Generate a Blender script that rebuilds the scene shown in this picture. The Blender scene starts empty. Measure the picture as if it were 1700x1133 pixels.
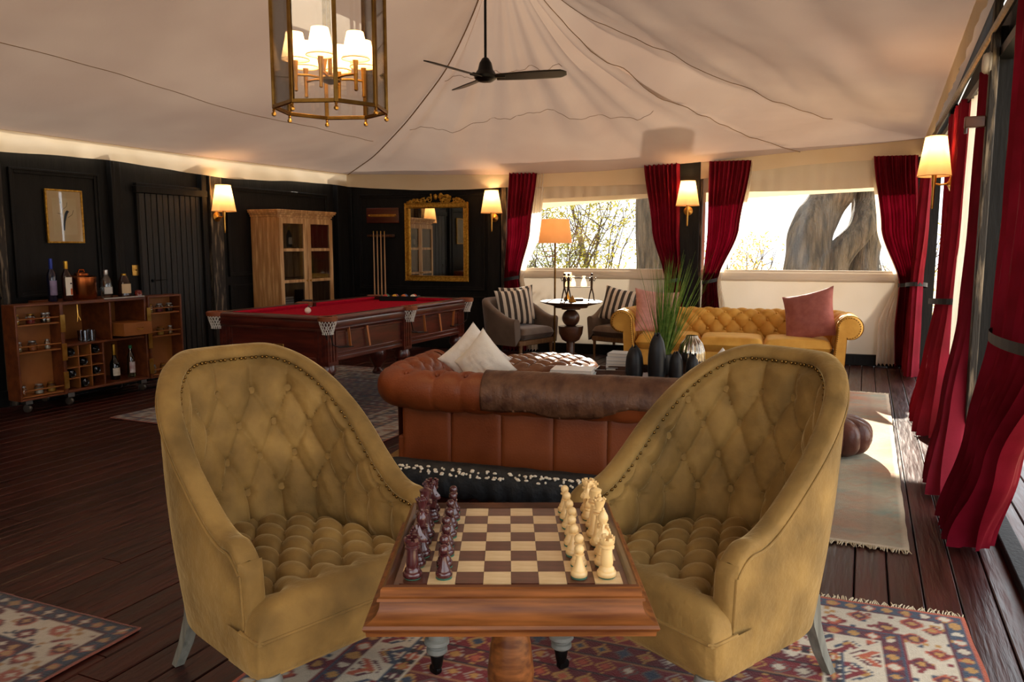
import bpy, math, random
import numpy as np
from mathutils import Vector, Matrix, noise

R = math.radians
PI = math.pi
random.seed(7)
SC = bpy.context.scene
COL = SC.collection

# ------------------------------------------------------------------ camera
CAMH, F, PIT = 1.42, 1300.0, R(7.0)
cam = bpy.data.cameras.new('camera')
cam.lens = 36.0 * F / 1700.0
cam.sensor_width = 36.0
cam.clip_start, cam.clip_end = 0.05, 500
cam_o = bpy.data.objects.new('camera', cam)
cam_o.location = (0, 0, CAMH)
cam_o.rotation_euler = (PI / 2 - PIT, 0, 0)
COL.objects.link(cam_o)
SC.camera = cam_o

# ------------------------------------------------------------------ light of the place
W = bpy.data.worlds.new('sky')
SC.world = W
W.use_nodes = True
wn = W.node_tree
bg = wn.nodes['Background']
bg.inputs[0].default_value = (0.92, 0.96, 1.0, 1)
bg.inputs[1].default_value = 2.7
SUN_AZ, SUN_EL = R(10), R(22)
sun = bpy.data.lights.new('low_sun', 'SUN')
sun.energy = 20.0
sun.angle = R(0.6)
sun.color = (1.0, 0.91, 0.78)
sun_o = bpy.data.objects.new('low_sun', sun)
sd = Vector((-math.sin(SUN_AZ) * math.cos(SUN_EL), -math.cos(SUN_AZ) * math.cos(SUN_EL), -math.sin(SUN_EL)))
sun_o.rotation_euler = sd.to_track_quat('-Z', 'Y').to_euler()
COL.objects.link(sun_o)

SC.view_settings.view_transform = 'Standard'
SC.view_settings.look = 'None'
SC.view_settings.gamma = 1.0
SC.view_settings.use_curve_mapping = False
SC.view_settings.exposure = 0.18
SC.cycles.max_bounces = 8
SC.cycles.diffuse_bounces = 5
SC.cycles.glossy_bounces = 5
SC.cycles.transparent_max_bounces = 24
SC.cycles.transmission_bounces = 8
SC.cycles.sample_clamp_indirect = 6.0
SC.cycles.caustics_reflective = False
SC.cycles.caustics_refractive = False
SC.cycles.use_denoising = True


# ------------------------------------------------------------------ placing
def ray(x, y):
    r, u = (x - 850.0) / F, (566.5 - y) / F
    return Vector((r, math.cos(PIT) + u * math.sin(PIT), -math.sin(PIT) + u * math.cos(PIT)))


def P(x, y, z=0.0):
    d = ray(x, y)
    return d * ((z - CAMH) / d.z) + Vector((0, 0, CAMH))


def Q(x, y, Y):
    d = ray(x, y)
    return d * (Y / d.y) + Vector((0, 0, CAMH))


AB = Vector((-2.36, 11.26, 0))
CD = Vector((4.73, 9.01, 0))
RT = {'A': Vector((.4305, .9026, 0)).normalized(), 'C': (CD - AB).normalized(), 'D': Vector((-.41, -.912, 0)).normalized()}
OR = {'A': AB, 'C': AB, 'D': CD}
NI = {k: Vector((v.y, -v.x, 0)) for k, v in RT.items()}          # into the room
ROT = {k: math.atan2(v.y, v.x) for k, v in RT.items()}
LC = (CD - AB).length


def WL(w, u, off=0.0, z=0.0):
    p = OR[w] + RT[w] * u + NI[w] * off
    return Vector((p.x, p.y, z))


def WP(w, x, y, off=0.0):
    d = ray(x, y)
    o = OR[w] + NI[w] * off
    n = NI[w]
    t = o.dot(n) / d.dot(n)
    p = d * t + Vector((0, 0, CAMH))
    return (p - o).dot(RT[w]), p.z


# ------------------------------------------------------------------ colour and materials
def srgb(c):
    if isinstance(c, str):
        c = tuple(int(c[i:i + 2], 16) for i in (0, 2, 4))
    o = []
    for v in c[:3]:
        v /= 255.0
        o.append(v / 12.92 if v <= .04045 else ((v + .055) / 1.055) ** 2.4)
    return (*o, 1.0)


MATS = {}


def mk(name, c1, c2=None, scale=6.0, rough=.5, metal=0.0, bump=0.0, bscale=None, stretch=(1, 1, 1), sheen=0.0,
       coat=0.0, spec=.5, detail=5.0, lo=.35, hi=.65, rnd=False, dist=0.0, emit=None, estr=0.0, alpha=None, trans=0.0,
       ior=1.45, c3=None, subs=0.0, coatr=.1, sheent=None, rough2=None):
    if name in MATS:
        return MATS[name]
    m = bpy.data.materials.new(name)
    m.use_nodes = True
    nt = m.node_tree
    b = nt.nodes['Principled BSDF']
    L = nt.links.new
    b.inputs['Roughness'].default_value = rough
    b.inputs['Metallic'].default_value = metal
    b.inputs['Specular IOR Level'].default_value = spec
    b.inputs['Coat Weight'].default_value = coat
    b.inputs['Coat Roughness'].default_value = coatr
    b.inputs['Sheen Weight'].default_value = sheen
    b.inputs['Sheen Roughness'].default_value = .35
    if sheent:
        b.inputs['Sheen Tint'].default_value = srgb(sheent)
    b.inputs['Transmission Weight'].default_value = trans
    b.inputs['IOR'].default_value = ior
    if emit:
        b.inputs['Emission Color'].default_value = srgb(emit)
        b.inputs['Emission Strength'].default_value = estr
    if alpha is not None:
        b.inputs['Alpha'].default_value = alpha
    b.inputs['Base Color'].default_value = srgb(c1)
    if c2 is not None or bump:
        tc = nt.nodes.new('ShaderNodeTexCoord')
        mp = nt.nodes.new('ShaderNodeMapping')
        mp.inputs['Scale'].default_value = stretch
        L(tc.outputs['Object'], mp.inputs['Vector'])
        if rnd:
            oi = nt.nodes.new('ShaderNodeObjectInfo')
            mu = nt.nodes.new('ShaderNodeVectorMath')
            mu.operation = 'SCALE'
            mu.inputs[0].default_value = (37.0, 53.0, 71.0)
            L(oi.outputs['Random'], mu.inputs['Scale'])
            L(mu.outputs[0], mp.inputs['Location'])
    if c2 is not None:
        nz = nt.nodes.new('ShaderNodeTexNoise')
        nz.inputs['Scale'].default_value = scale
        nz.inputs['Detail'].default_value = detail
        nz.inputs['Distortion'].default_value = dist
        L(mp.outputs[0], nz.inputs['Vector'])
        cr = nt.nodes.new('ShaderNodeValToRGB')
        e = cr.color_ramp.elements
        e[0].position, e[0].color = lo, srgb(c1)
        e[1].position, e[1].color = hi, srgb(c2)
        if c3:
            k = cr.color_ramp.elements.new((lo + hi) / 2)
            k.color = srgb(c3)
        L(nz.outputs['Fac'], cr.inputs[0])
        if rnd:
            hs = nt.nodes.new('ShaderNodeHueSaturation')
            mr = nt.nodes.new('ShaderNodeMapRange')
            mr.inputs['To Min'].default_value = .72
            mr.inputs['To Max'].default_value = 1.28
            L(oi.outputs['Random'], mr.inputs['Value'])
            L(mr.outputs[0], hs.inputs['Value'])
            L(cr.outputs[0], hs.inputs['Color'])
            L(hs.outputs[0], b.inputs['Base Color'])
        else:
            L(cr.outputs[0], b.inputs['Base Color'])
        if rough2 is not None:
            m2 = nt.nodes.new('ShaderNodeMapRange')
            m2.inputs['From Min'].default_value = .3
            m2.inputs['From Max'].default_value = .7
            m2.inputs['To Min'].default_value = rough
            m2.inputs['To Max'].default_value = rough2
            L(nz.outputs['Fac'], m2.inputs['Value'])
            L(m2.outputs[0], b.inputs['Roughness'])
    if bump:
        n2 = nt.nodes.new('ShaderNodeTexNoise')
        n2.inputs['Scale'].default_value = bscale or scale * 3
        n2.inputs['Detail'].default_value = 4
        L(mp.outputs[0], n2.inputs['Vector'])
        bp = nt.nodes.new('ShaderNodeBump')
        bp.inputs['Strength'].default_value = bump
        bp.inputs['Distance'].default_value = .02
        L(n2.outputs['Fac'], bp.inputs['Height'])
        L(bp.outputs[0], b.inputs['Normal'])
    MATS[name] = m
    return m


def mk_attr(name, rough=.9, sheen=.2, bump=.3):
    """colour woven into the mesh, knot by knot"""
    m = mk(name, '808080', rough=rough, sheen=sheen, bump=bump, bscale=160)
    nt = m.node_tree
    a = nt.nodes.new('ShaderNodeVertexColor')
    a.layer_name = 'Col'
    nt.links.new(a.outputs['Color'], nt.nodes['Principled BSDF'].inputs['Base Color'])
    return m


def mk_clear(name, tint=(1, 1, 1), gloss=.08, rough=.02):
    """clear sheet: mostly see-through with a mirror film"""
    m = bpy.data.materials.new(name)
    m.use_nodes = True
    nt = m.node_tree
    nt.nodes.remove(nt.nodes['Principled BSDF'])
    out = nt.nodes['Material Output']
    t = nt.nodes.new('ShaderNodeBsdfTransparent')
    t.inputs[0].default_value = (*tint, 1)
    g = nt.nodes.new('ShaderNodeBsdfGlossy')
    g.inputs['Roughness'].default_value = rough
    fr = nt.nodes.new('ShaderNodeFresnel')
    fr.inputs[0].default_value = 1.45
    ma = nt.nodes.new('ShaderNodeMath')
    ma.operation = 'MULTIPLY_ADD'
    ma.inputs[1].default_value = .8
    ma.inputs[2].default_value = gloss
    nt.links.new(fr.outputs[0], ma.inputs[0])
    mx = nt.nodes.new('ShaderNodeMixShader')
    nt.links.new(ma.outputs[0], mx.inputs[0])
    nt.links.new(t.outputs[0], mx.inputs[1])
    nt.links.new(g.outputs[0], mx.inputs[2])
    nt.links.new(mx.outputs[0], out.inputs[0])
    MATS[name] = m
    return m


def mk_cloth(name, c1, c2, scale=3.0, transl=.4, rough=.9, glow=None, gstr=0.0, bump=.25, bscale=40, stretch=(1, 1, 1)):
    """thin cloth that lets light through"""
    m = bpy.data.materials.new(name)
    m.use_nodes = True
    nt = m.node_tree
    L = nt.links.new
    b = nt.nodes['Principled BSDF']
    out = nt.nodes['Material Output']
    tc = nt.nodes.new('ShaderNodeTexCoord')
    mp = nt.nodes.new('ShaderNodeMapping')
    mp.inputs['Scale'].default_value = stretch
    L(tc.outputs['Object'], mp.inputs[0])
    nz = nt.nodes.new('ShaderNodeTexNoise')
    nz.inputs['Scale'].default_value = scale
    L(mp.outputs[0], nz.inputs[0])
    cr = nt.nodes.new('ShaderNodeValToRGB')
    cr.color_ramp.elements[0].position, cr.color_ramp.elements[0].color = .35, srgb(c1)
    cr.color_ramp.elements[1].position, cr.color_ramp.elements[1].color = .65, srgb(c2)
    L(nz.outputs[0], cr.inputs[0])
    L(cr.outputs[0], b.inputs['Base Color'])
    b.inputs['Roughness'].default_value = rough
    b.inputs['Specular IOR Level'].default_value = .2
    if glow:
        b.inputs['Emission Color'].default_value = srgb(glow)
        b.inputs['Emission Strength'].default_value = gstr
    if bump:
        n2 = nt.nodes.new('ShaderNodeTexNoise')
        n2.inputs['Scale'].default_value = bscale
        L(mp.outputs[0], n2.inputs[0])
        bp = nt.nodes.new('ShaderNodeBump')
        bp.inputs['Strength'].default_value = bump
        bp.inputs['Distance'].default_value = .01
        L(n2.outputs[0], bp.inputs['Height'])
        L(bp.outputs[0], b.inputs['Normal'])
    tr = nt.nodes.new('ShaderNodeBsdfTranslucent')
    L(cr.outputs[0], tr.inputs[0])
    mx = nt.nodes.new('ShaderNodeMixShader')
    mx.inputs[0].default_value = transl
    L(b.outputs[0], mx.inputs[1])
    L(tr.outputs[0], mx.inputs[2])
    L(mx.outputs[0], out.inputs[0])
    MATS[name] = m
    return m


# ------------------------------------------------------------------ mesh builder
class MB:
    def __init__(s):
        s.v, s.f, s.col = [], [], None

    def add(s, vs, fs):
        o = len(s.v)
        s.v.extend([tuple(p) for p in vs])
        s.f.extend([tuple(i + o for i in f) for f in fs])
        return s

    def box(s, c, size, rz=0.0, rx=0.0, ry=0.0):
        hx, hy, hz = size[0] / 2, size[1] / 2, size[2] / 2
        m = Matrix.Translation(c) @ Matrix.Rotation(rz, 4, 'Z') @ Matrix.Rotation(ry, 4, 'Y') @ Matrix.Rotation(rx, 4, 'X')
        vs = [m @ Vector((x * hx, y * hy, z * hz)) for z in (-1, 1) for y in (-1, 1) for x in (-1, 1)]
        return s.add(vs, [(0, 2, 3, 1), (4, 5, 7, 6), (0, 1, 5, 4), (2, 6, 7, 3), (0, 4, 6, 2), (1, 3, 7, 5)])

    def b2(s, x0, x1, y0, y1, z0, z1):
        return s.box(((x0 + x1) / 2, (y0 + y1) / 2, (z0 + z1) / 2), (x1 - x0, y1 - y0, z1 - z0))

    def grid(s, fn, nu, nv, cu=False, cv=False):
        o = len(s.v)
        au = nu if cu else nu + 1
        av = nv if cv else nv + 1
        for j in range(av):
            for i in range(au):
                s.v.append(tuple(fn(i / nu, j / nv)))
        for j in range(nv):
            for i in range(nu):
                a = o + j * au + i
                b = o + j * au + (i + 1) % au
                c = o + ((j + 1) % av) * au + (i + 1) % au
                d = o + ((j + 1) % av) * au + i
                s.f.append((a, b, c, d))
        return s

    def lathe(s, prof, n=20, c=(0, 0, 0), cap=True, axis=None, sx=1.0, sy=1.0):
        o = len(s.v)
        m = Matrix.Identity(3)
        if axis is not None:
            m = Vector(axis).to_track_quat('Z', 'Y').to_matrix()
        for r, z in prof:
            for k in range(n):
                a = 2 * PI * k / n
                p = m @ Vector((r * math.cos(a) * sx, r * math.sin(a) * sy, z))
                s.v.append((p.x + c[0], p.y + c[1], p.z + c[2]))
        for j in range(len(prof) - 1):
            for k in range(n):
                a = o + j * n + k
                b = o + j * n + (k + 1) % n
                s.f.append((a, b, b + n, a + n))
        if cap:
            s.f.append(tuple(o + k for k in range(n))[::-1])
            q = o + (len(prof) - 1) * n
            s.f.append(tuple(q + k for k in range(n)))
        return s

    def tube(s, pts, r, n=8, cap=True, closed=False):
        pts = [Vector(p) for p in pts]
        o = len(s.v)
        k = len(pts)
        up = None
        for i, p in enumerate(pts):
            if closed:
                t = pts[(i + 1) % k] - pts[i - 1]
            else:
                t = pts[min(i + 1, k - 1)] - pts[max(i - 1, 0)]
            t.normalize()
            if up is None:
                up = Vector((0, 0, 1)) if abs(t.z) < .9 else Vector((1, 0, 0))
            x = up.cross(t)
            if x.length < 1e-5:
                x = Vector((1, 0, 0))
            x.normalize()
            y = t.cross(x).normalized()
            up = y
            rr = r[i] if isinstance(r, (list, tuple)) else r
            for q in range(n):
                a = 2 * PI * q / n
                s.v.append(tuple(p + x * (rr * math.cos(a)) + y * (rr * math.sin(a))))
        for i in range(k if closed else k - 1):
            for q in range(n):
                a = o + i * n + q
                b = o + i * n + (q + 1) % n
                a2 = o + ((i + 1) % k) * n + q
                b2 = o + ((i + 1) % k) * n + (q + 1) % n
                s.f.append((a, b, b2, a2))
        if cap and not closed:
            s.f.append(tuple(o + q for q in range(n))[::-1])
            s.f.append(tuple(o + (k - 1) * n + q for q in range(n)))
        return s

    def prism(s, poly, h0, h1, plane='xy', off=0.0):
        """poly: 2-D outline; plane xy extrudes along z, xz along y, yz along x"""
        n = len(poly)

        def pt(a, b, h):
            return (a, b, h) if plane == 'xy' else ((a, h, b) if plane == 'xz' else (h, a, b))
        vs = [pt(a, b, h0) for a, b in poly] + [pt(a, b, h1) for a, b in poly]
        fs = [tuple(range(n))[::-1], tuple(range(n, 2 * n))]
        fs += [(i, (i + 1) % n, n + (i + 1) % n, n + i) for i in range(n)]
        return s.add(vs, fs)

    def ball(s, c, r, n=12, m=8, sx=1, sy=1, sz=1):
        prof = [(r * math.sin(PI * j / m) + 1e-5, -r * math.cos(PI * j / m) * sz) for j in range(m + 1)]
        return s.lathe(prof, n, c, False, None, sx, sy)

    def merge(s, o, mat=None):
        vs = [tuple(mat @ Vector(p)) for p in o.v] if mat is not None else o.v
        return s.add(vs, o.f)

    def xf(s, mat):
        s.v = [tuple(mat @ Vector(p)) for p in s.v]
        return s

    def mesh(s, name, mat, smooth=40, fix=True):
        me = bpy.data.meshes.new(name)
        me.from_pydata(s.v, [], s.f)
        if fix:
            import bmesh
            bm = bmesh.new()
            bm.from_mesh(me)
            bmesh.ops.recalc_face_normals(bm, faces=bm.faces)
            bm.to_mesh(me)
            bm.free()
        if smooth:
            me.polygons.foreach_set('use_smooth', [True] * len(me.polygons))
            me.set_sharp_from_angle(angle=R(smooth))
        if s.col is not None:
            at = me.color_attributes.new('Col', 'FLOAT_COLOR', 'POINT')
            at.data.foreach_set('color', np.asarray(s.col, dtype=np.float32).ravel())
        me.materials.append(mat)
        me.update()
        return me

    def obj(s, name, mat, parent=None, smooth=40, loc=None, rz=0.0, bevel=0.0, fix=True, label=None, sub=0):
        o = bpy.data.objects.new(name, s.mesh(name, mat, smooth, fix))
        COL.objects.link(o)
        if parent is not None:
            o.parent = parent
        if loc is not None:
            o.location = loc
        o.rotation_euler.z = rz
        if bevel:
            md = o.modifiers.new('edge', 'BEVEL')
            md.width = bevel
            md.segments = 2
            md.limit_method = 'ANGLE'
        if sub:
            md = o.modifiers.new('round', 'SUBSURF')
            md.levels = md.render_levels = sub
        if label:
            o['label'] = label
        return o


def tag(o, label, cat, group=None, kind=None):
    o['label'] = label
    o['category'] = cat
    if group:
        o['group'] = group
    if kind:
        o['kind'] = kind
    return o


def thing(name, label, cat, loc=(0, 0, 0), rz=0.0, group=None):
    o = bpy.data.objects.new(name, None)
    o.empty_display_size = .1
    COL.objects.link(o)
    o.location = loc
    o.rotation_euler = (0, 0, rz)
    return tag(o, label, cat, group)


def struct(o):
    o['kind'] = 'structure'
    return o


def dup(root, loc, rz, label=None, group=None, rot=None):
    r = root.copy()
    COL.objects.link(r)
    r.location = loc
    r.rotation_euler = rot if rot is not None else (0, 0, rz)
    if label:
        r['label'] = label
    if group:
        r['group'] = group
    for ch in list(root.children):
        c = ch.copy()
        COL.objects.link(c)
        c.parent = r
        for g in ch.children:
            d = g.copy()
            COL.objects.link(d)
            d.parent = c
    return r


def inst(o, parent=None, loc=None, rz=None, scale=None):
    c = o.copy()
    COL.objects.link(c)
    c.parent = parent if parent is not None else o.parent
    if loc is not None:
        c.location = loc
    if rz is not None:
        c.rotation_euler.z = rz
    if scale is not None:
        c.scale = scale
    return c


def lerp(a, b, t):
    return a + (b - a) * t


def sst(a, b, x):
    t = min(1, max(0, (x - a) / (b - a)))
    return t * t * (3 - 2 * t)


def nz(x, y=0.0, z=0.0):
    return noise.noise(Vector((x, y, z)))


# ------------------------------------------------------------------ material set
VELVET = mk('olive gold velvet', '644a1e', 'a07c40', scale=5.5, rough=.8, sheen=.6, sheent='ffe0a0', bump=.35, bscale=22, detail=9, lo=.28, hi=.72, c3='846430')
MUSTARD = mk('mustard velvet', 'c48e34', 'dca84a', scale=5, rough=.7, sheen=.4, sheent='ffdf90', bump=.1, bscale=50)
LEATHER = mk('tan leather', '78391a', '904a24', scale=3.5, rough=.38, bump=.12, bscale=90, detail=8, rough2=.5)
HIDE = mk('worn brown hide', '4a2c1e', '6e4c36', scale=14, rough=.45, bump=.25, bscale=60, stretch=(1, .5, 1), detail=9)
OTTO = mk('chestnut leather', '6a4028', '8a5c3c', scale=5, rough=.24, bump=.12, bscale=60)
POUFL = mk('dark leather', '4a2a22', '6a4238', scale=7, rough=.3, bump=.2, bscale=50)
BRASS = mk('aged brass', 'b08038', 'c89a50', scale=20, rough=.32, metal=1.0)
DKBRASS = mk('dark brass', '6e5026', '8a6a36', scale=16, rough=.35, metal=1.0)
GILT = mk('gilt', 'a87a28', 'd8a848', scale=40, rough=.38, metal=.85, bump=.5, bscale=90)
BLACKM = mk('black iron', '121110', rough=.4, metal=.6)
BLACKW = mk('black paneling', '0e0d0c', '181614', scale=5, rough=.6, bump=.15, bscale=20, stretch=(3, 3, .5), spec=.25)
BLACKP = mk('black planks', '151310', '231f1a', scale=6, rough=.55, bump=.35, bscale=14, stretch=(5, 5, .4), rnd=True)
POSTW = mk('chipped post', '2a241e', '8a7a64', scale=9, rough=.7, bump=.3, stretch=(4, 4, .5), lo=.52, hi=.72)
CANVAS = mk_cloth('tent canvas', 'b0998a', 'baa494', scale=1.2, transl=.08, bump=.12, bscale=25)
CANVASV = mk_cloth('valance canvas', 'ecd8b6', 'f2e0c2', scale=2, transl=.2, bump=.1)
CANVASW = mk_cloth('wall canvas', 'd8cbb4', 'e2d6c2', scale=1.5, transl=.06, bump=.1)
SEAM = mk('seam thread', '8e7358', rough=.9)
REDV = mk_cloth('red velvet curtain', '72061a', '880e28', scale=4, transl=.10, rough=.7, bump=.1)
SHEER = mk_cloth('white lining', 'efe6d8', 'f6efe4', scale=4, transl=.5, bump=.05)
TIEB = mk('black tie band', '17181c', rough=.6)
WHITEC = mk('white cotton', 'e8e0d4', 'f2ece2', scale=20, rough=.85, sheen=.1, bump=.1, bscale=60)
IVORY = mk('ivory', 'efe6d2', rough=.35)
FLOORW = mk('dark stained boards', '280f0b', '421a12', scale=5, rough=.28, stretch=(6, .55, 6), bump=.18, bscale=9, rnd=True, detail=8, rough2=.45)
SUBF = mk('under floor', '0c0706', rough=.9)
MAHOG = mk('mahogany', '3a140e', '5c2418', scale=4, rough=.28, stretch=(6, .8, 6), coat=.4, detail=7)
MAHOGX = mk('mahogany cross', '3a140e', '5c2418', scale=4, rough=.28, stretch=(.8, 6, 6), coat=.4, detail=7)
WALNUT = mk('carved walnut', '582c10', '864e24', scale=5, rough=.42, stretch=(1, 12, 12), coat=.12, detail=9, c3='70401a', coatr=.3, spec=.3)
WALNUTD = mk('dark walnut frame', '3c2012', '5a331c', scale=4, rough=.3, stretch=(2, 2, 6), coat=.4)
TRUNKW = mk('trunk leather', '5a2a14', '78401e', scale=5, rough=.42, bump=.1, stretch=(1, 3, 3))
TRUNKD = mk('trunk lining', '8a5020', 'a0622c', scale=4, rough=.55)
PINE = mk('waxed old pine', 'a87a48', 'd8ae7a', scale=4, rough=.5, stretch=(6, 6, .7), bump=.15, bscale=12, detail=8, c3='b88a58')
DWOOD = mk('dark turned wood', '3c2418', '5a3826', scale=5, rough=.32, coat=.3, stretch=(1, 1, 3))
LEGW = mk('light oak leg', '7a5636', '96704a', scale=6, rough=.5, stretch=(4, 4, .6))
GREYW = mk('weathered grey wood', '6a675c', '8a877a', scale=8, rough=.6, stretch=(5, 5, .6), bump=.2)
GREYT = mk('grey painted leg', '76766e', '8e8e86', scale=7, rough=.5)
TAUPE = mk('taupe velvet', '66564a', '786658', scale=5, rough=.7, sheen=.35)
TOPW = mk('table top wood', '3c2418', '5a3826', scale=5, rough=.5, spec=.3, stretch=(1, 4, 1))
CLEAR = mk_clear('clear glass', gloss=.03)
VINYL = mk_clear('clear window vinyl', tint=(.95, .94, .9), gloss=.015, rough=.08)
LANTG = mk_clear('lantern glass', gloss=.035, rough=.01)
SILVER = mk('mirror silver', 'd0d0cc', rough=.02, metal=1.0)
# ================================================================== the setting
# ---- floor of long boards running along the curtained wall
fdir = Vector((.41, .912, 0)).normalized()
rdir = Vector((fdir.y, -fdir.x, 0))
frz = math.atan2(rdir.y, rdir.x)
fl = MB().b2(-8.2, 1.15, -3.2, 10.9, -.10, -.03).obj('floor', SUBF, rz=frz)
struct(fl)
PW = .131
pm = None
for i in range(70):
    q0 = -8.1 + i * PW
    if q0 > 1.0:
        break
    l = -3.1 + random.uniform(-.5, .5)
    while l < 10.7:
        ln = random.uniform(3.6, 5.6)
        e = min(10.8, l + ln)
        if 10.8 - e < 1.2:
            e = 10.8
        w = PW - .006
        h = random.uniform(-.0015, .0015)
        b = MB()
        c = .004
        prof = [(-w / 2, -.03), (w / 2, -.03), (w / 2, -c), (w / 2 - c, 0), (-w / 2 + c, 0), (-w / 2, -c)]
        b.prism(prof, -(e - l) / 2 + .002, (e - l) / 2 - .002, 'xz')
        o = b.obj('plank', FLOORW, fl, smooth=0, loc=(q0 + PW / 2, (l + e) / 2, h - .002))
        l = e
# ---- ground outside
SAND = mk('dry sand', 'c8ac7c', 'dcc49a', scale=2.0, rough=.95, bump=.3, bscale=8)
g = MB().grid(lambda u, v: (-45 + 90 * u, 10.5 + 60 * v, -.45 + .25 * nz(u * 9, v * 9) + .02 * v), 60, 40).obj('ground', SAND)
struct(g)
g = MB().grid(lambda u, v: (-30 + 75 * u, -25 + 36 * v, -.5), 4, 4).obj('ground', SAND)
struct(g)

# ---- dark panelled walls
def uA(x, y=430):
    return WP('A', x, y)[0]


def uC(x, y=430):
    return WP('C', x, y)[0]


wa = struct(MB().b2(-13.2, .05, .0, .10, 0, 2.32).obj('wall_left', BLACKW, loc=AB, rz=ROT['A']))


def mould(par, u0, u1, z0, z1, w=.05, d=.03, mat=BLACKW, name='panel_moulding'):
    b = MB()
    for k, (ww, dd) in enumerate(((w, d * .6), (w * .45, d))):
        b.b2(u0, u0 + ww, -dd, .0, z0, z1)
        b.b2(u1 - ww, u1, -dd, .0, z0, z1)
        b.b2(u0 + ww, u1 - ww, -dd, .0, z0, z0 + ww)
        b.b2(u0 + ww, u1 - ww, -dd, .0, z1 - ww, z1)
    return b.obj(name, mat, par, bevel=.004)


zt = 2.10
mould(wa, uA(22), uA(170), .95, zt)
mould(wa, uA(22), uA(170), .18, .85)
mould(wa, uA(-150), uA(8), .95, zt)
mould(wa, uA(378), uA(545), 1.05, zt)
mould(wa, uA(378), uA(545), .18, .95)
for x0, x1, dp in ((188, 203, .05), (335, 343, .05), (557, 575, .06)):
    b = MB().b2(uA(x0), uA(x1), -dp, 0, 0, 2.32)
    b.b2(uA(x0) - .02, uA(x0) + .02, -dp - .02, 0, 0, 2.32)
    b.obj('wall_post', BLACKW, wa, bevel=.006)
MB().b2(uA(347), uA(367), -.06, 0, 0, 2.32).obj('wall_post', POSTW, wa, bevel=.006)
MB().b2(uA(-6), uA(6), -.06, 0, 0, 2.32).obj('wall_post', POSTW, wa, bevel=.006)
MB().b2(-13, .0, -.03, 0, 0, .14).obj('baseboard', BLACKW, wa, bevel=.006)
# plank door in the left wall
du0, du1 = uA(232), uA(334)
dr = struct(MB().b2(du0 - .02, du1 + .02, -.015, 0, 0, 1.97).obj('door_1', BLACKW, loc=AB, rz=ROT['A']))
n = 11
for k in range(n):
    w = (du1 - du0) / n
    MB().b2(du0 + k * w + .004, du0 + (k + 1) * w - .004, -.034 - .003 * (k % 2), -.015, .02, 1.95).obj('plank', BLACKP, dr, bevel=.004, smooth=0)
fr = MB().b2(du0 - .05, du1 + .07, -.07, 0, 1.95, 2.02)
fr.b2(du0 - .03, du1 + .05, -.05, 0, 2.02, 2.05)
fr.b2(du1, du1 + .05, -.055, 0, 0, 1.96)
fr.b2(du0 - .03, du0, -.04, 0, 0, 1.96)
fr.obj('door_frame', BLACKW, dr, bevel=.005)
lu, lz = WP('A', 255, 466)
b = MB().tube([(lu - .05, -.06, lz), (lu + .13, -.06, lz + .008)], [.007, .004], 6)
b.lathe([(.0, -.012), (.018, -.012), (.018, .012), (0, .012)], 10, (lu - .04, -.045, lz), False, (0, 1, 0))
b.obj('latch', BLACKM, dr)
# far wall, dark panel half
UBC = uC(838)
wb = struct(MB().b2(-.05, UBC, 0, .10, 0, 2.5).obj('wall_back', BLACKW, loc=AB, rz=ROT['C']))
mould(wb, uC(597), uC(806), .80, 2.12)
mould(wb, uC(597), uC(806), .18, .72)
MB().b2(0.0, uC(588), -.04, 0, 0, 2.30).obj('wall_post', BLACKW, wb, bevel=.006)
MB().b2(uC(812), uC(832), -.05, 0, 0, 2.3).obj('wall_post', BLACKW, wb, bevel=.006)
MB().b2(uC(834), uC(843), -.06, 0, 0, 2.3).obj('wall_post', POSTW, wb, bevel=.006)
MB().b2(0, UBC, -.03, 0, 0, .14).obj('baseboard', BLACKW, wb, bevel=.006)
# far wall, canvas half with two clear windows
ZS, ZT = 1.105, 2.02
pu0, pu1 = uC(1126), uC(1160)
wc = struct(MB().grid(lambda u, v: (lerp(UBC, LC, u), .03 - .012 * nz(u * 14, v * 2) - .01 * math.sin(v * PI), lerp(.12, ZS - .07, v)), 90, 12)
            .obj('wall_right', CANVASW, loc=AB, rz=ROT['C'], fix=False))
wc.name = 'wall_back_canvas'
for a0, a1 in ((UBC, pu0), (pu1, LC)):
    def rl(u, v, a0=a0, a1=a1):
        a = -.15 * PI + 1.5 * PI * v
        r = .055 + .004 * nz(u * 20, 3)
        return (lerp(a0, a1, u), -.0 - r * math.sin(a) * .55, ZS - .055 + r * math.cos(a) * 1.25 + .004 * nz(u * 9, 1))
    MB().grid(rl, 40, 14).obj('rolled_flap', CANVASW, wc, fix=False)
MB().b2(UBC, LC, -.03, .03, 0, .13).obj('baseboard', BLACKW, wc, bevel=.006)


def band(u, v):
    uu = lerp(UBC, LC, u)
    zb = ZT + .02 + .02 * math.sin(uu * 1.7) + (.07 if uu > pu1 else 0) * (uu - pu1) / (LC - pu1)
    return (uu, .0 - .02 * abs(nz(uu * 7, v)) - .01 * math.sin(uu * 40) * (1 - v), lerp(zb, 2.62, v))


MB().grid(band, 140, 10).obj('canvas_band', CANVASW, wc, fix=False)


def droop(a0, a1, z0, z1, sg):
    def f(u, v):
        s = u if sg > 0 else 1 - u
        zb = lerp(z0, z1, s ** .6)
        return (lerp(a0, a1, u), .05 + .01 * nz(u * 6, v), lerp(zb, 2.2, v))
    return f


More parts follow.
